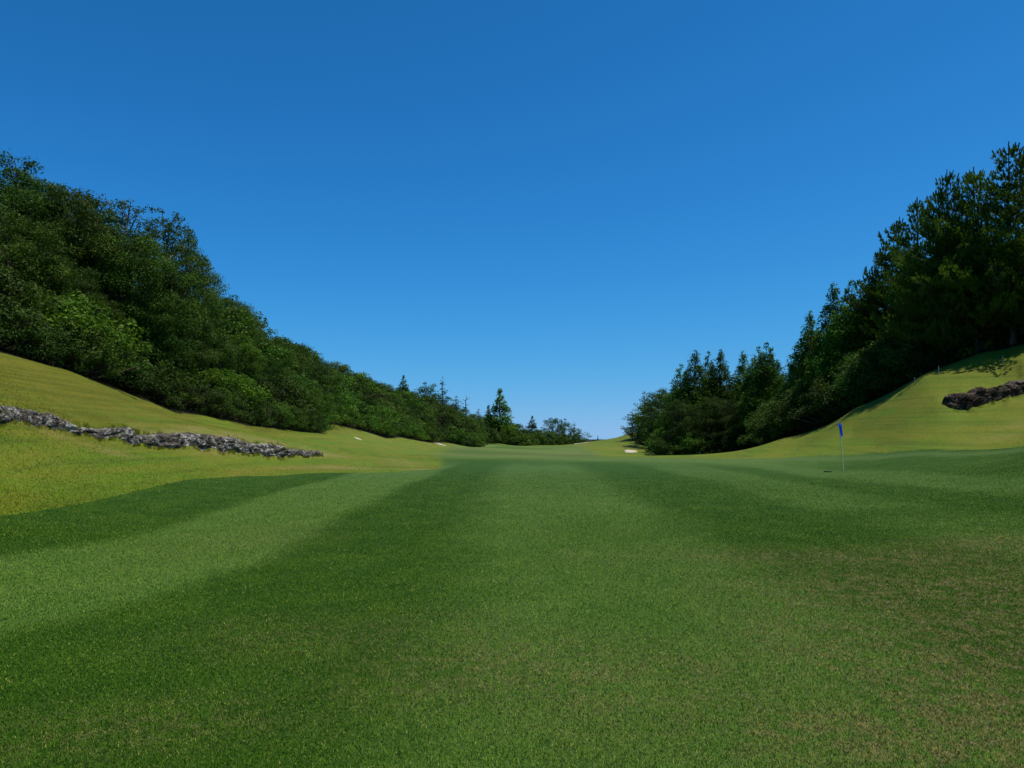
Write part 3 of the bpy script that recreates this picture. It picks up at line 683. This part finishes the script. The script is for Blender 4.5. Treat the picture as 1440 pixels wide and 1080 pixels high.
# ---- left hill forest
ridge_px = [(310, 405), (350, 428), (400, 463), (450, 489), (500, 514), (560, 538), (600, 546), (640, 562), (672, 576), (720, 590), (760, 597), (800, 606), (830, 618)]
def ridge(px): return float(np.interp(px, [a for a, b_ in ridge_px], [b_ for a, b_ in ridge_px]))
cells = {}; made = 0; tries = 0
kinds = ['far_broad_a']*6+['far_broad_b']*3+['far_pine_a']*3+['far_pine_b']*2+['far_rust', 'far_broad_c', 'far_cedar']
while made < 250 and tries < 9000:
    tries += 1
    Y = 74+rnd.random()**.8*215; px = rnd.uniform(296, 800); X = at(px, Y)
    sdv = in_poly(X, Y, LWOOD)
    lim = 9 if Y < 175 and Y > 88 else 3.0
    if sdv < lim: continue
    z = h(X, Y); hh = rnd.uniform(5.8, 9.5)
    toprow = HOR-(z+hh-CH)/Y*FPX
    base_row = HOR-(z-CH)/Y*FPX
    if toprow < ridge(px+12)+4:
        hh2 = CH+(HOR-ridge(px+12)-rnd.uniform(2, 9))/FPX*Y-z
        if hh2 < 4.5: continue
        hh = hh2
    mind = 3.1+Y*.009
    key = (int(X/4), int(Y/4)); bad = False
    for a in (-1, 0, 1):
        for b_ in (-1, 0, 1):
            for q in cells.get((key[0]+a, key[1]+b_), ()):
                if math.hypot(q[0]-X, q[1]-Y) < mind: bad = True
    if bad: continue
    cells.setdefault(key, []).append((X, Y)); made += 1
    k = rnd.choice(kinds)
    if 470 < px < 560 and rnd.random() < .2: k = 'far_rust'
    nm_, lb = {'far_broad_a': (B, 'dark green round-topped broadleaf tree in the dense wood on the left hill'), 'far_broad_b': (B, 'olive-green broadleaf tree in the dense wood on the left hill'),
        'far_broad_c': (B, 'lighter green broadleaf tree in the dense wood on the left hill'), 'far_pine_a': (PN, 'dark pine with layered boughs in the wood on the left hill'),
        'far_pine_b': (PN, 'flat-topped pine in the wood on the left hill'), 'far_rust': (PN, 'brownish pine in the wood on the left hill'), 'far_cedar': (CD, 'pointed dark cedar in the wood on the left hill')}[k]
    plant(k, nm_, lb, 'tree', X, Y, hh, {'far_cedar': 'cedars of the left hill wood', 'far_rust': 'brownish pines of the left hill wood', 'far_pine_a': 'layered pines of the left hill wood', 'far_pine_b': 'flat-topped pines of the left hill wood',
        'far_broad_a': 'dark broadleaf trees of the left hill wood', 'far_broad_b': 'olive broadleaf trees of the left hill wood', 'far_broad_c': 'light broadleaf trees of the left hill wood'}[k], rnd.uniform(.95, 1.25))
# skyline and valley end trees, one by one
FAR = [
 ('far_cedar', CD, 'dark pointed cedar breaking the skyline at the middle of the left hill', 567, 528, 225, 1.5),
 ('far_broad_b', B, 'dark spreading tree on the skyline left of the wispy pine', 600, 537, 240, .9),
 ('wispy', PN, 'wispy pine with thin separate boughs rising above the left hill skyline', 624, 530, 262, 1.1),
 ('far_pine_a', PN, 'dark pine on the skyline between the wispy pine and the bare snag', 640, 556, 262, 1.5),
 ('far_pine_a', PN, 'small dark pine left of the tall conical tree', 674, 574, 262, 1.5),
 ('far_cedar', CD, 'small pointed cedar touching the left side of the tall conical tree', 688, 570, 262, 1.5),
 ('far_cedar', CD, 'tall conical tree standing out at the lower end of the left hill', 704, 547, 250, 1.7),
 ('far_broad_a', B, 'low tree at the right foot of the tall conical tree', 728, 595, 256, 1.1),
 ('far_broad_c', B, 'small green tree low in front of the tall conical tree', 712, 598, 243, .9),
 ('far_cedar', CD, 'pointed dark tree, first of the row right of the tall conical tree', 748, 585, 272, 1.7),
 ('far_broad_b', B, 'low dark tree between the pointed and the round-headed tree at the valley end', 762, 600, 270, 1.1),
 ('far_broad_a', B, 'round-headed dark tree in the row at the valley end', 777, 587, 280, .75),
 ('far_broad_b', B, 'two-lobed dark tree right of the round-headed one at the valley end', 794, 588, 284, .7),
 ('wispy', PN, 'leaning open pine near the right end of the valley row', 806, 592, 288, 1.2),
 ('far_pine_b', PN, 'last small pine at the right end of the valley row', 814, 602, 290, 1.4),
 ('far_broad_b', B, 'low dark tree under the two-lobed one at the valley end', 787, 606, 276, 1.1),
 ('far_broad_a', B, 'low dark tree sloping down to the end of the valley row', 812, 610, 286, .9),
 ('far_broad_b', B, 'lowest tree at the tail of the valley row beside the far bunker', 822, 616, 300, .8),
 ('far_cedar', CD, 'tiny distant pointed tree alone in the gap at the valley end', 841, 612, 420, .8),
 ('far_broad_a', B, 'tiny distant round tree left of the lone pointed tree in the valley gap', 835, 618, 420, .8),
 ('far_broad_b', B, 'tiny distant round tree right of the lone pointed tree in the valley gap', 847, 618, 425, .9),
]
for k, nm_, lb, px, top, Y, wd_ in FAR:
    X = at(px, Y); z = h(X, Y); zt = CH+(HOR-top)/FPX*Y
    plant(k, nm_, lb, 'tree', X, Y, max(4.0, zt-z), 'trees at the end of the valley', wd_, zt-max(4.0, zt-z)+.05 if zt-z < 4 else None)
for px, Y in ((655, 240), (672, 246), (690, 240), (724, 250), (740, 258), (756, 262), (772, 268), (665, 236), (700, 262), (640, 232), (625, 225)):
    plant(rnd.choice(['far_bush_b', 'far_broad_b', 'far_broad_a']), SH, 'dark low growth filling the foot of the valley-end trees', 'shrub', at(px, Y), Y, rnd.uniform(3.5, 6.0), 'low growth under the valley-end trees', 1.2)

# bare snag on the hill
sn = thing('dead_tree', 'bare dead tree with a few crooked branches above the left hill skyline', 'tree', (at(655, 262), 262, h(at(655, 262), 262)-.1))
hs_ = CH+(HOR-557)/FPX*262-sn.location.z
Wd = Wood(); Wd.tube([(0, 0, -.3), (.1, 0, hs_*.5), (-.1, .1, hs_*.8), (.3, 0, hs_)], .28, .10, 6); put('trunk', Wd.mesh('trunk'), MAT_GBARK, sn)
for x2, z1, z2 in ((1.6, .88, .95), (-1.3, .85, .9), (1.3, .7, .76), (-1.6, .62, .72)):
    Wd = Wood(); Wd.tube([(0, 0, hs_*z1), (x2*.6, 0, hs_*(z1+z2)/2), (x2, .2, hs_*z2)], .14, .05, 4); put('branch', Wd.mesh('branch'), MAT_GBARK, sn)

# ---- right bank trees
RIGHT = [
 ('pine_a', PN, 'tall pine at the right photo edge, the highest of the right wood', 1424, 206, 44.5, 1.15),
 ('pine_b', PN, 'pine with upright candles, second spire from the right photo edge', 1374, 238, 46, 1.1),
 ('pine_a', PN, 'thin-topped pine whose open tip stands free between two denser pines', 1337, 244, 47, .85),
 ('pine_b', PN, 'pine with a forked tip left of the thin-topped pine', 1318, 266, 47.5, .85),
 ('pine_a', PN, 'dense pine in the step of the right skyline', 1297, 281, 51, .95),
 ('pine_b', PN, 'lower pine with a lone spire on the left shoulder of the pine group', 1261, 310, 57, .95),
 ('pine_a', PN, 'leftmost pine of the right group, its boughs reaching out to the left', 1244, 350, 59, 1.1),
 ('pine_b', PN, 'sunlit pine below the skyline in the right pine group, left of the rocks', 1330, 330, 47, 1.0),
 ('pine_a', PN, 'dark pine in front at the right photo edge', 1450, 290, 43.5, .95),
 ('pine_b', PN, 'shaded pine low in the right group above the grass crest', 1285, 385, 53, .95),
 ('cedar_a', CD, 'twin-topped bright green cedar, left top, right of the lower group', 1168, 393, 60, .9),
 ('cedar_b', CD, 'twin-topped bright green cedar, right top, against the pines', 1194, 394, 59, .9),
 ('cedar_a', CD, 'cedar squeezed between the twin tops and the leftmost pine', 1218, 396, 60, .9),
 ('cedar_b', CD, 'cedar low on the left flank of the twin-topped cedars', 1143, 455, 64, .8),
 ('cedar_b', CD, 'rounded cedar above the grass crest behind the flag', 1195, 440, 63, .9),
 ('cedar_a', CD, 'tall narrow cedar, leftmost spire of the detached group', 979, 488, 92, 1.1),
 ('cedar_b', CD, 'small spire in the dip between the two tall spires of the detached group', 997, 494, 96, .7),
 ('cedar_a', CD, 'tallest spire of the detached group, second tall one from its left', 1012, 487, 92, 1.05),
 ('cedar_a', CD, 'pointed cedar in the middle of the detached group, just right of the gap', 1043, 490, 93, .9),
 ('cedar_b', CD, 'round-topped cedar right of the pointed one in the detached group', 1066, 488, 90, 1.0),
 ('cedar_a', CD, 'small pointed cedar on the right shoulder of the detached group', 1094, 503, 88, 1.0),
 ('cedar_b', CD, 'dark cedar joining the detached group to the taller trees on the right', 1116, 506, 80, 1.1),
 ('cedar_b', CD, 'cedar on the outer left side of the detached group', 958, 512, 94, 1.0),
 ('broad_b', B, 'rounded dark tree between the far pine and the detached group', 936, 545, 120, 1.2),
 ('far_pine_a', PN, 'far pine at the left end of the right-hand trees, with a pointed top', 904, 549, 158, 1.1),
 ('far_pine_b', PN, 'low spreading pine reaching left over the small grass hill', 890, 578, 160, 1.0),
 ('far_broad_c', B, 'light green low tree right behind the white sand bunker', 912, 590, 150, 1.0),
 ('far_broad_a', B, 'dark tree behind the light green low tree near the white sand bunker', 925, 565, 140, 1.1),
 ('broad_a', B, 'dark leafy tree at the front foot of the detached group', 1000, 558, 86, 1.0),
 ('broad_b', B, 'olive tree with pale leaves at the front middle of the detached group', 1030, 560, 84, 1.0),
 ('broad_a', B, 'dark leafy tree at the front right of the detached group', 1068, 550, 82, 1.0),
 ('broad_b', B, 'leafy tree at the left front corner of the detached group', 955, 560, 88, .9),
 ('broad_a', B, 'dark broadleaf tree behind the slope crest left of the flag', 1110, 545, 68, .9),
 ('broad_b', B, 'broadleaf tree behind the slope crest above the flag', 1150, 515, 60, .9),
]
for k, nm_, lb, px, top, Y, wd_ in RIGHT: plant_px(k, nm_, lb, 'tree', px, top, Y, 'trees of the right wood', wd_)
for X, Y, hh, k in ((36, 47, 13, 'pine_a'), (40, 42, 13, 'pine_b'), (35, 53, 12.5, 'pine_b'), (34, 59, 11, 'pine_a'), (28, 58, 10, 'cedar_b'), (29, 66, 12, 'cedar_a'), (41, 52, 12, 'pine_a'), (38, 58, 12, 'pine_b'), (30, 80, 12, 'cedar_b'),
        (34, 90, 12, 'cedar_a'), (37, 100, 12, 'cedar_b'), (31, 102, 11, 'cedar_a'), (26, 104, 10, 'cedar_b'), (39, 75, 13, 'cedar_a'), (36, 67, 13, 'cedar_b'), (40, 33, 12, 'pine_a'), (40, 24, 12, 'pine_b'), (42, 14, 12, 'pine_a'), (37, 38, 12.5, 'pine_b'), (34, 150, 11, 'far_broad_a'), (38, 165, 10, 'far_broad_b'), (35, 135, 10, 'far_broad_a'), (42, 120, 11, 'far_broad_b'), (45, 105, 12, 'cedar_a')):
    plant(k, PN if 'pine' in k else CD if 'cedar' in k else B, 'dark tree standing deep in the right wood behind the front trees', 'tree', X, Y, hh, 'trees hidden deep in the right wood')
for x, y in along([(33.4, 45.5), (28.4, 47), (26.2, 51.8), (25.2, 60), (24.6, 68)], 1.35, .4):
    plant(rnd.choice(['bush_a', 'bush_c']), SH, 'dark shrub in the shade at the foot of the right wood, behind the slope crest', 'shrub', x+1.2, y+.9, rnd.uniform(2.2, 4.0), 'shrubs at the foot of the right wood')
for x, y in along([(33.8, 44.5), (28.8, 46.5), (26.6, 51.3), (25.6, 60), (25.2, 70)], 2.2, .5):
    plant(rnd.choice(['bush_a', 'bush_c']), SH, 'tall dark shrub under the trees of the right wood', 'shrub', x+2.5, y+2.4, rnd.uniform(3.4, 5.2), 'tall shrubs in the right wood')
for x, y in along([(19.5, 86.5), (22.5, 84.5), (26, 82), (29, 79)], 1.6, .4):
    plant(rnd.choice(['bush_a', 'bush_b', 'bush_c', 'bush_c']), SH, 'shrub at the front foot of the detached tree group', 'shrub', x, y+.6, rnd.uniform(1.8, 3.2), 'shrubs at the foot of the detached group')
for x, y in along([(20.5, 89), (24.0, 112), (28, 132)], 2.6, .5):
    plant(rnd.choice(['far_bush', 'far_bush_b']), SH, 'shrub between the detached tree group and the far right pine', 'shrub', x+1.5, y, rnd.uniform(2.5, 4.5), 'shrubs behind the white sand bunker')
for x, y in along([(28, 146), (31, 158), (38, 174)], 3.0, .5):
    plant('far_bush', SH, 'light green shrub on the back of the small grass hill', 'shrub', x+1.5, y, rnd.uniform(2.2, 3.6), 'shrubs on the back of the small grass hill')

# ------------------------------------------------------------------ rocks
def rock_mat(name, base, mid, pale, pale_amt, moss):
    n = NT(name); pos = n.pos()
    a = n.noise(pos, 3.2, 6, .7, .6); b_ = n.noise(pos, 11, 5, .7); c = n.noise(pos, 1.6, 5, .65, 1.)
    vo = n.n('ShaderNodeTexVoronoi', feature='DISTANCE_TO_EDGE'); n.l(n.mapping(pos, (1, 1, 1.5), rot=(.3, .4, .2)), vo.inputs['Vector']); vo.inputs['Scale'].default_value = 4.5
    col = n.mix(n.ramp(a, .35, .65), base, mid)
    col = n.mix(n.math('MULTIPLY', n.ramp(n.math('ADD', n.math('MULTIPLY', c, .6), n.math('MULTIPLY', b_, .4)), .50, .58), pale_amt), col, pale)
    col = n.mix(n.ramp(vo.outputs[0], .05, 0, 0, .8), col, (.012, .011, .010))
    nz = n.n('ShaderNodeSeparateXYZ'); n.l(n.n('ShaderNodeNewGeometry').outputs['Normal'], nz.inputs[0])
    mo = n.math('MULTIPLY', n.ramp(nz.outputs[2], .55, .85), n.ramp(n.noise(pos, 1.9, 3), .47, .58, 0, moss))
    col = n.mix(mo, col, (.085, .090, .020))
    bn = n.bump(vo.outputs[0], .7, .08, n.bump(a, .9, .14, n.bump(b_, .9, .05)))
    return n.done(n.principled(col, .95, .05, bn))
MAT_ROCK = rock_mat('grey_lichen_rock', (.050, .041, .033), (.165, .142, .120), (.52, .49, .45), .85, .9)
MAT_DROCK = rock_mat('dark_brown_rock', (.022, .015, .011), (.080, .056, .042), (.28, .22, .17), .7, .35)

def outcrop(name, label, mat, path, depth, seed, amp=.16, over=.12, group=None):
    """path: (column, bottom row, top row, distance); a craggy ledge set into the bank"""
    path = np.array(path, float)
    px0, px1 = path[0, 0], path[-1, 0]
    L_ = math.hypot(at(px1, path[-1, 3])-at(px0, path[0, 3]), path[-1, 3]-path[0, 3])
    nu = max(24, int(L_/.035)); nv = 54
    us = np.linspace(0, 1, nu)
    px = px0+(px1-px0)*us
    bo = np.interp(px, path[:, 0], path[:, 1]); to = np.interp(px, path[:, 0], path[:, 2]); Yd = np.interp(px, path[:, 0], path[:, 3])
    hgt = (bo-to)/FPX*Yd
    X0 = (px-CX)/FPX*Yd; Z0 = CH+(HOR-bo)/FPX*Yd
    tx = np.gradient(X0); ty = np.gradient(Yd); tn = np.hypot(tx, ty); tx /= tn; ty /= tn
    bx, by = -ty, tx           # into the bank
    if (bx*X0+by*Yd).mean() < 0: bx, by = -bx, -by
    end = np.clip(np.minimum(us, 1-us)*L_/.22, 0, 1)**.6
    vs = np.linspace(0, 1, nv)
    V = np.zeros((nu, nv, 3)); N_ = np.zeros((nu, nv, 3))
    for j, v in enumerate(vs):
        a = PI*(v*1.12-.06)
        # profile: steep face towards the lawn, slightly overhanging, flat top sinking into the turf
        c_, s_ = math.cos(a), math.sin(a)
        q = .5*(1-math.copysign(abs(c_)**.55, c_)); zz = math.copysign(abs(s_)**.5, s_)
        V[:, j, 0] = X0+bx*(q*depth-over*s_)*(.4+.6*end); V[:, j, 1] = Yd+by*(q*depth-over*s_)*(.4+.6*end)
        V[:, j, 2] = Z0+hgt*max(zz, 0)*(.15+.85*end)+(0 if s_ > 0 else 1.9*s_)
        N_[:, j, 0] = -bx*c_; N_[:, j, 1] = -by*c_; N_[:, j, 2] = max(s_, .0)
    for i in range(nu):
        for j in range(nv):
            p = Vector(V[i, j]); q = p*1.0+Vector((seed*13.1, 0, 0))
            vr = mnoise.voronoi(Vector((q.x*1.0, q.y*1.0, q.z*2.6+.4*mnoise.noise(q*.9))))[0]
            crag = (vr[1]-vr[0])
            vr2 = mnoise.voronoi(Vector((q.x*2.3, q.y*2.3, q.z*5.5)))[0]
            d = amp*(min(crag, .28)*3.2-.75)+amp*.38*(min(vr2[1]-vr2[0], .25)*3.4-.6)+amp*.9*mnoise.noise(q*1.3)+amp*.22*mnoise.noise(q*8)
            if vs[j] < .06: d = min(d, 0)
            V[i, j] += N_[i, j]*d
    idx = np.arange(nu*nv).reshape(nu, nv)
    F = np.stack([idx[:-1, :-1], idx[1:, :-1], idx[1:, 1:], idx[:-1, 1:]], -1).reshape(-1, 4)
    Vr = V.reshape(-1, 3); o0 = Vr.mean(0)
    me = mesh_np(name, Vr-o0, F, False)
    o = put(name, me, mat, None, label, 'rock', group); o.location = o0
    return o
G_ = 'rocks of the left ledge'
G2 = 'dark rocks on the right slope'
for lb, dark, dep, seed, amp, ov, path in ROCKS:
    outcrop('rock_outcrop', lb, MAT_DROCK if dark else MAT_ROCK, path, dep, seed, amp*(.6 if dark else .6), ov*.5, G2 if dark else G_)

# ------------------------------------------------------------------ sand
n = NT('sand'); pos = n.pos()
MAT_SAND = n.done(n.principled(n.mix(n.ramp(n.noise(pos, 1.2, 4), .35, .65), (.40, .34, .24), (.56, .50, .40)), .9, .1, n.bump(n.noise(pos, 6, 3), .5, .05)))
def bunker(label, px, Y, rx, ry, seed, zoff=.10):
    rng = random.Random(seed); X = at(px, Y)
    k = 48; rings = 7
    lob = [1+.22*math.sin(2*a*2*PI/k+seed)+.14*math.sin(3*a*2*PI/k+seed*2.3)+.08*math.sin(5*a*2*PI/k+seed) for a in range(k)]
    xs = [X]; ys = [Y]
    for r_ in range(1, rings+1):
        for a in range(k):
            f = r_/rings*lob[a]; xs.append(X+rx*f*math.cos(2*PI*a/k)); ys.append(Y+ry*f*math.sin(2*PI*a/k))
    zs = H(np.array(xs), np.array(ys))+zoff
    zs[-k:] -= zoff+.12
    V = np.stack([xs, ys, zs], -1)
    o0 = V[0].copy(); V = V-o0
    fs = []
    for a in range(k):
        b_ = (a+1) % k
        fs.append((0, 1+a, 1+b_))
        for r_ in range(rings-1):
            i0 = 1+r_*k; i1 = i0+k
            fs.append((i0+a, i1+a, i1+b_)); fs.append((i0+a, i1+b_, i0+b_))
    o = put('sand_bunker', mesh_np('sand_bunker', V, np.array(fs), True), MAT_SAND, None, label, 'bunker', 'sand bunkers along the fairway'); o.location = o0
bunker('bright white sand bunker right of the fairway below the small grass hill', 886, 128, 1.05, 3.4, 1, .14)
bunker('pale sand bunker under a grass lip at the far end of the fairway', 818, 243, 2.4, 2.2, 2, .14)
bunker('thin pale bunker on the left mounds, farthest left of the bunkers', 503, 86, .5, .8, 3, .08)
bunker('long thin pale bunker at the left edge of the far fairway', 618, 165, 1.8, 1.6, 4, .07)

# ------------------------------------------------------------------ flagstick
n = NT('pole_paint'); MAT_POLE = n.done(n.principled((.95, .80, .36), .5, .4))
n = NT('flag_cloth'); pos = n.n('ShaderNodeTexCoord').outputs['Object']
fc = n.mix(n.ramp(n.noise(pos, 7, 3), .4, .7), (.015, .13, .85), (.06, .28, .97))
tr = n.n('ShaderNodeBsdfTranslucent'); n.l(fc, tr.inputs[0])
mx = n.n('ShaderNodeMixShader'); mx.inputs[0].default_value = .6; n.l(n.principled(fc, .5, .4), mx.inputs[1]); n.l(tr.outputs[0], mx.inputs[2])
MAT_FLAG = n.done(mx.outputs[0])
n = NT('white_paint'); MAT_WHITE = n.done(n.principled(n.mix(n.noise(n.pos(), 20, 3), (.30, .30, .28), (.45, .45, .42)), .6, .3))
n = NT('dark_cap'); MAT_CAP = n.done(n.principled((.015, .02, .05), .5, .3))
fy = 29.4; fx = at(1186, fy)
fl = thing('flagstick', 'leaning yellow flagstick with a limp blue flag on the right of the green', 'flag', (fx, fy, h(fx, fy)))
Wd = Wood(); tip = np.array([-.19, .02, 2.10]); Wd.tube([(0, 0, -.15), tip*.35+np.array([.012, 0, 0]), tip*.7, tip], .026, .019, 8)
put('pole', Wd.mesh('pole'), MAT_POLE, fl)
Wd = Wood(); Wd.tube([tip-np.array([0, 0, .02]), tip+np.array([0, 0, .035])], .017, .010, 8); put('cap', Wd.mesh('cap'), MAT_CAP, fl)
nu, nv = 26, 30; Vf = []
for j in range(nv):
    v = j/(nv-1)
    for i in range(nu):
        u = i/(nu-1)
        p = tip*(1-.02-.30*v*.62)
        wdt = .15*(1-.25*v)
        fold = math.sin(u*9+v*2.5)*.035*(.4+u)+math.sin(u*17-v*4)*.010
        # the cloth hangs from its upper corner, folded down along the stick
        x = p[0]+(-.055+.13*math.sin(u*2.6)*(1-.4*v)+.055*v)+fold*.5
        y = p[1]-.02-fold-.02*u
        z = p[2]-.36*u*(.35+.65*v)*.85-.02*math.sin(u*6)
        Vf.append((x, y, z))
idx = np.arange(nu*nv).reshape(nv, nu)
put('flag_cloth', mesh_np('flag_cloth', Vf, np.stack([idx[:-1, :-1], idx[:-1, 1:], idx[1:, 1:], idx[1:, :-1]], -1).reshape(-1, 4), True), MAT_FLAG, fl)

hx = at(1165, 29.2); hk = 28; hv = [(0, 0, .008)]; hfc = []  # dark oval disc laid on the turf left of the flagstick
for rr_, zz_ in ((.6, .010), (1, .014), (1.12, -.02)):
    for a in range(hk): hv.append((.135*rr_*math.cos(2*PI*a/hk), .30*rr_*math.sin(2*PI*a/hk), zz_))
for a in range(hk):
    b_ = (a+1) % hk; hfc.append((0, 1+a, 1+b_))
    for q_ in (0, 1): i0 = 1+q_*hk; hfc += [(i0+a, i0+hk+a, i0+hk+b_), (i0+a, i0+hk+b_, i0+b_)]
n = NT('dark_mark'); MAT_MARK = n.done(n.principled(n.mix(n.noise(n.pos(), 30, 3), (.006, .005, .004), (.02, .016, .010)), .95, .02))
o = put('turf_mark', mesh_np('turf_mark', hv, np.array(hfc), True), MAT_MARK, None, 'small dark oval mark on the green just left of the flagstick foot', 'hole'); o.location = (hx, 29.2, h(hx, 29.2)+.012)

# boundary stakes
for px, bot, top, Y, lb in ((1410, 497, 485, 41.0, 'thin white stake at the shaded edge of the right wood, highest up the slope'), (1320, 517, 505, 42.2, 'thin white stake in the shade of the right wood, middle one of the upper three'),
        (1286, 529, 519, 42.8, 'thin white stake in the shade of the right wood, lowest of the upper three'), (895, 628, 623.0, 139, 'short white stake behind the bright white bunker, beside the light green tree'),
        (928, 629, 624.0, 136, 'short white stake left of the detached tree group'), (984, 637, 632, 83, 'short white stake in front of the shrubs of the detached tree group')):
    X = at(px, Y); z = h(X, Y); hh = max((bot-top)/FPX*Y, .45)
    r_ = .014 if Y < 50 else .06
    t_ = 4
    ring = [(r_, r_), (-r_, r_), (-r_, -r_), (r_, -r_)]
    V = [(a, b_, zz) for zz in (-.15, hh-.03) for a, b_ in ring]+[(a*.6, b_*.6, hh) for a, b_ in ring]
    F = [(i+k*4, (i+1) % 4+k*4, (i+1) % 4+k*4+4, i+k*4+4) for k in (0, 1) for i in range(4)]+[(8, 9, 10, 11)]
    o = put('boundary_stake', mesh_np('boundary_stake', V, np.array(F)), MAT_WHITE, None, lb, 'stake', 'white boundary stakes'); o.location = (X, Y, z); o.rotation_euler = (.03, -.04 if px > 1300 else .02, .3)

# rows of shrubs: each one is named by its place in its row
def name_row(group, text):
    row = [o for o in C.objects if o.get('group') == group and abs((o.location.x/max(o.location.y, 1)))*FPX < 735]
    row.sort(key=lambda o: o.location.x/o.location.y)
    for i, o in enumerate(row[:len(ORD)]): o['label'] = text % ORD[i]
name_row('shrubs along the foot of the left wood', '%s shrub from the left in the front row along the top of the left slope')
name_row('tall shrubs in the left wood', '%s from the left of the tall shrubs just behind the left front row')
name_row('shrubs at the foot of the right wood', '%s from the left of the dark shrubs at the right wood foot')
name_row('tall shrubs in the right wood', '%s from the left of the tall shrubs under the right wood')
name_row('thicket shrubs below the left hill', '%s bright shrub from the left along the grass edge below the left hill')
name_row('shrubs at the foot of the detached group', '%s shrub from the left at the front foot of the detached cedar group')
name_row('brownish pines of the left hill wood', '%s brownish pine from the left in the left hill wood')
name_row('cedars of the left hill wood', '%s pointed cedar from the left in the left hill wood')
name_row('light broadleaf trees of the left hill wood', '%s lighter green tree from the left in the left hill wood')
name_row('flat-topped pines of the left hill wood', '%s flat-topped pine from the left in the left hill wood')

# unmown grass in the cracks and along the foot and top of the rocks
def ledge_grass():
    rng = np.random.default_rng(8); VV = []; T_ = []
    for _l, dark, dep, _s, _a, _o, path in ROCKS:
        p = np.array(path, float); m = 900 if dark else 2600
        for row, dy, spread in ((1, -.10, .13), (2, dep*.55, .3)):
            c = rng.uniform(p[0, 0], p[-1, 0], m); Yd = np.interp(c, p[:, 0], p[:, 3])
            dens = np.sin(c*.9+row)+np.sin(c*.37)*1.2+rng.normal(0, .6, m)
            ok = dens > (-.2 if row == 2 else .1); c = c[ok]; Yd = Yd[ok]
            y = Yd+dy+rng.normal(0, spread, len(c)); x = (c-CX)/FPX*y; z = H(x, y)
            L = rng.uniform(.04, .13, len(c))*(1.2 if row == 2 else .9); ph = rng.uniform(0, 2*PI, len(c)); w_ = .006
            le = rng.uniform(.1, .8, len(c)); th = rng.uniform(0, 2*PI, len(c))
            a = np.stack([x-np.cos(ph)*w_, y-np.sin(ph)*w_, z-.02], -1); b = np.stack([x+np.cos(ph)*w_, y+np.sin(ph)*w_, z-.02], -1)
            t = np.stack([x+np.cos(th)*le*L, y+np.sin(th)*le*L, z+L], -1)
            VV.append(np.stack([a, b, t], 1).reshape(-1, 3)); T_.append(rng.random(len(c)))
    V = np.vstack(VV); tint = np.concatenate(T_)
    me = mesh_np('ledge_grass', V, np.arange(len(V)).reshape(-1, 3), False, None, dict(tint=tint, clump=tint))
    put('ledge_grass', me, leaf_mat('ledge_grass_blade', (.070, .090, .008), (.110, .130, .012), (.20, .17, .04), .3), label='unmown grass growing round the rocks', cat='grass', kind='stuff')
ledge_grass()
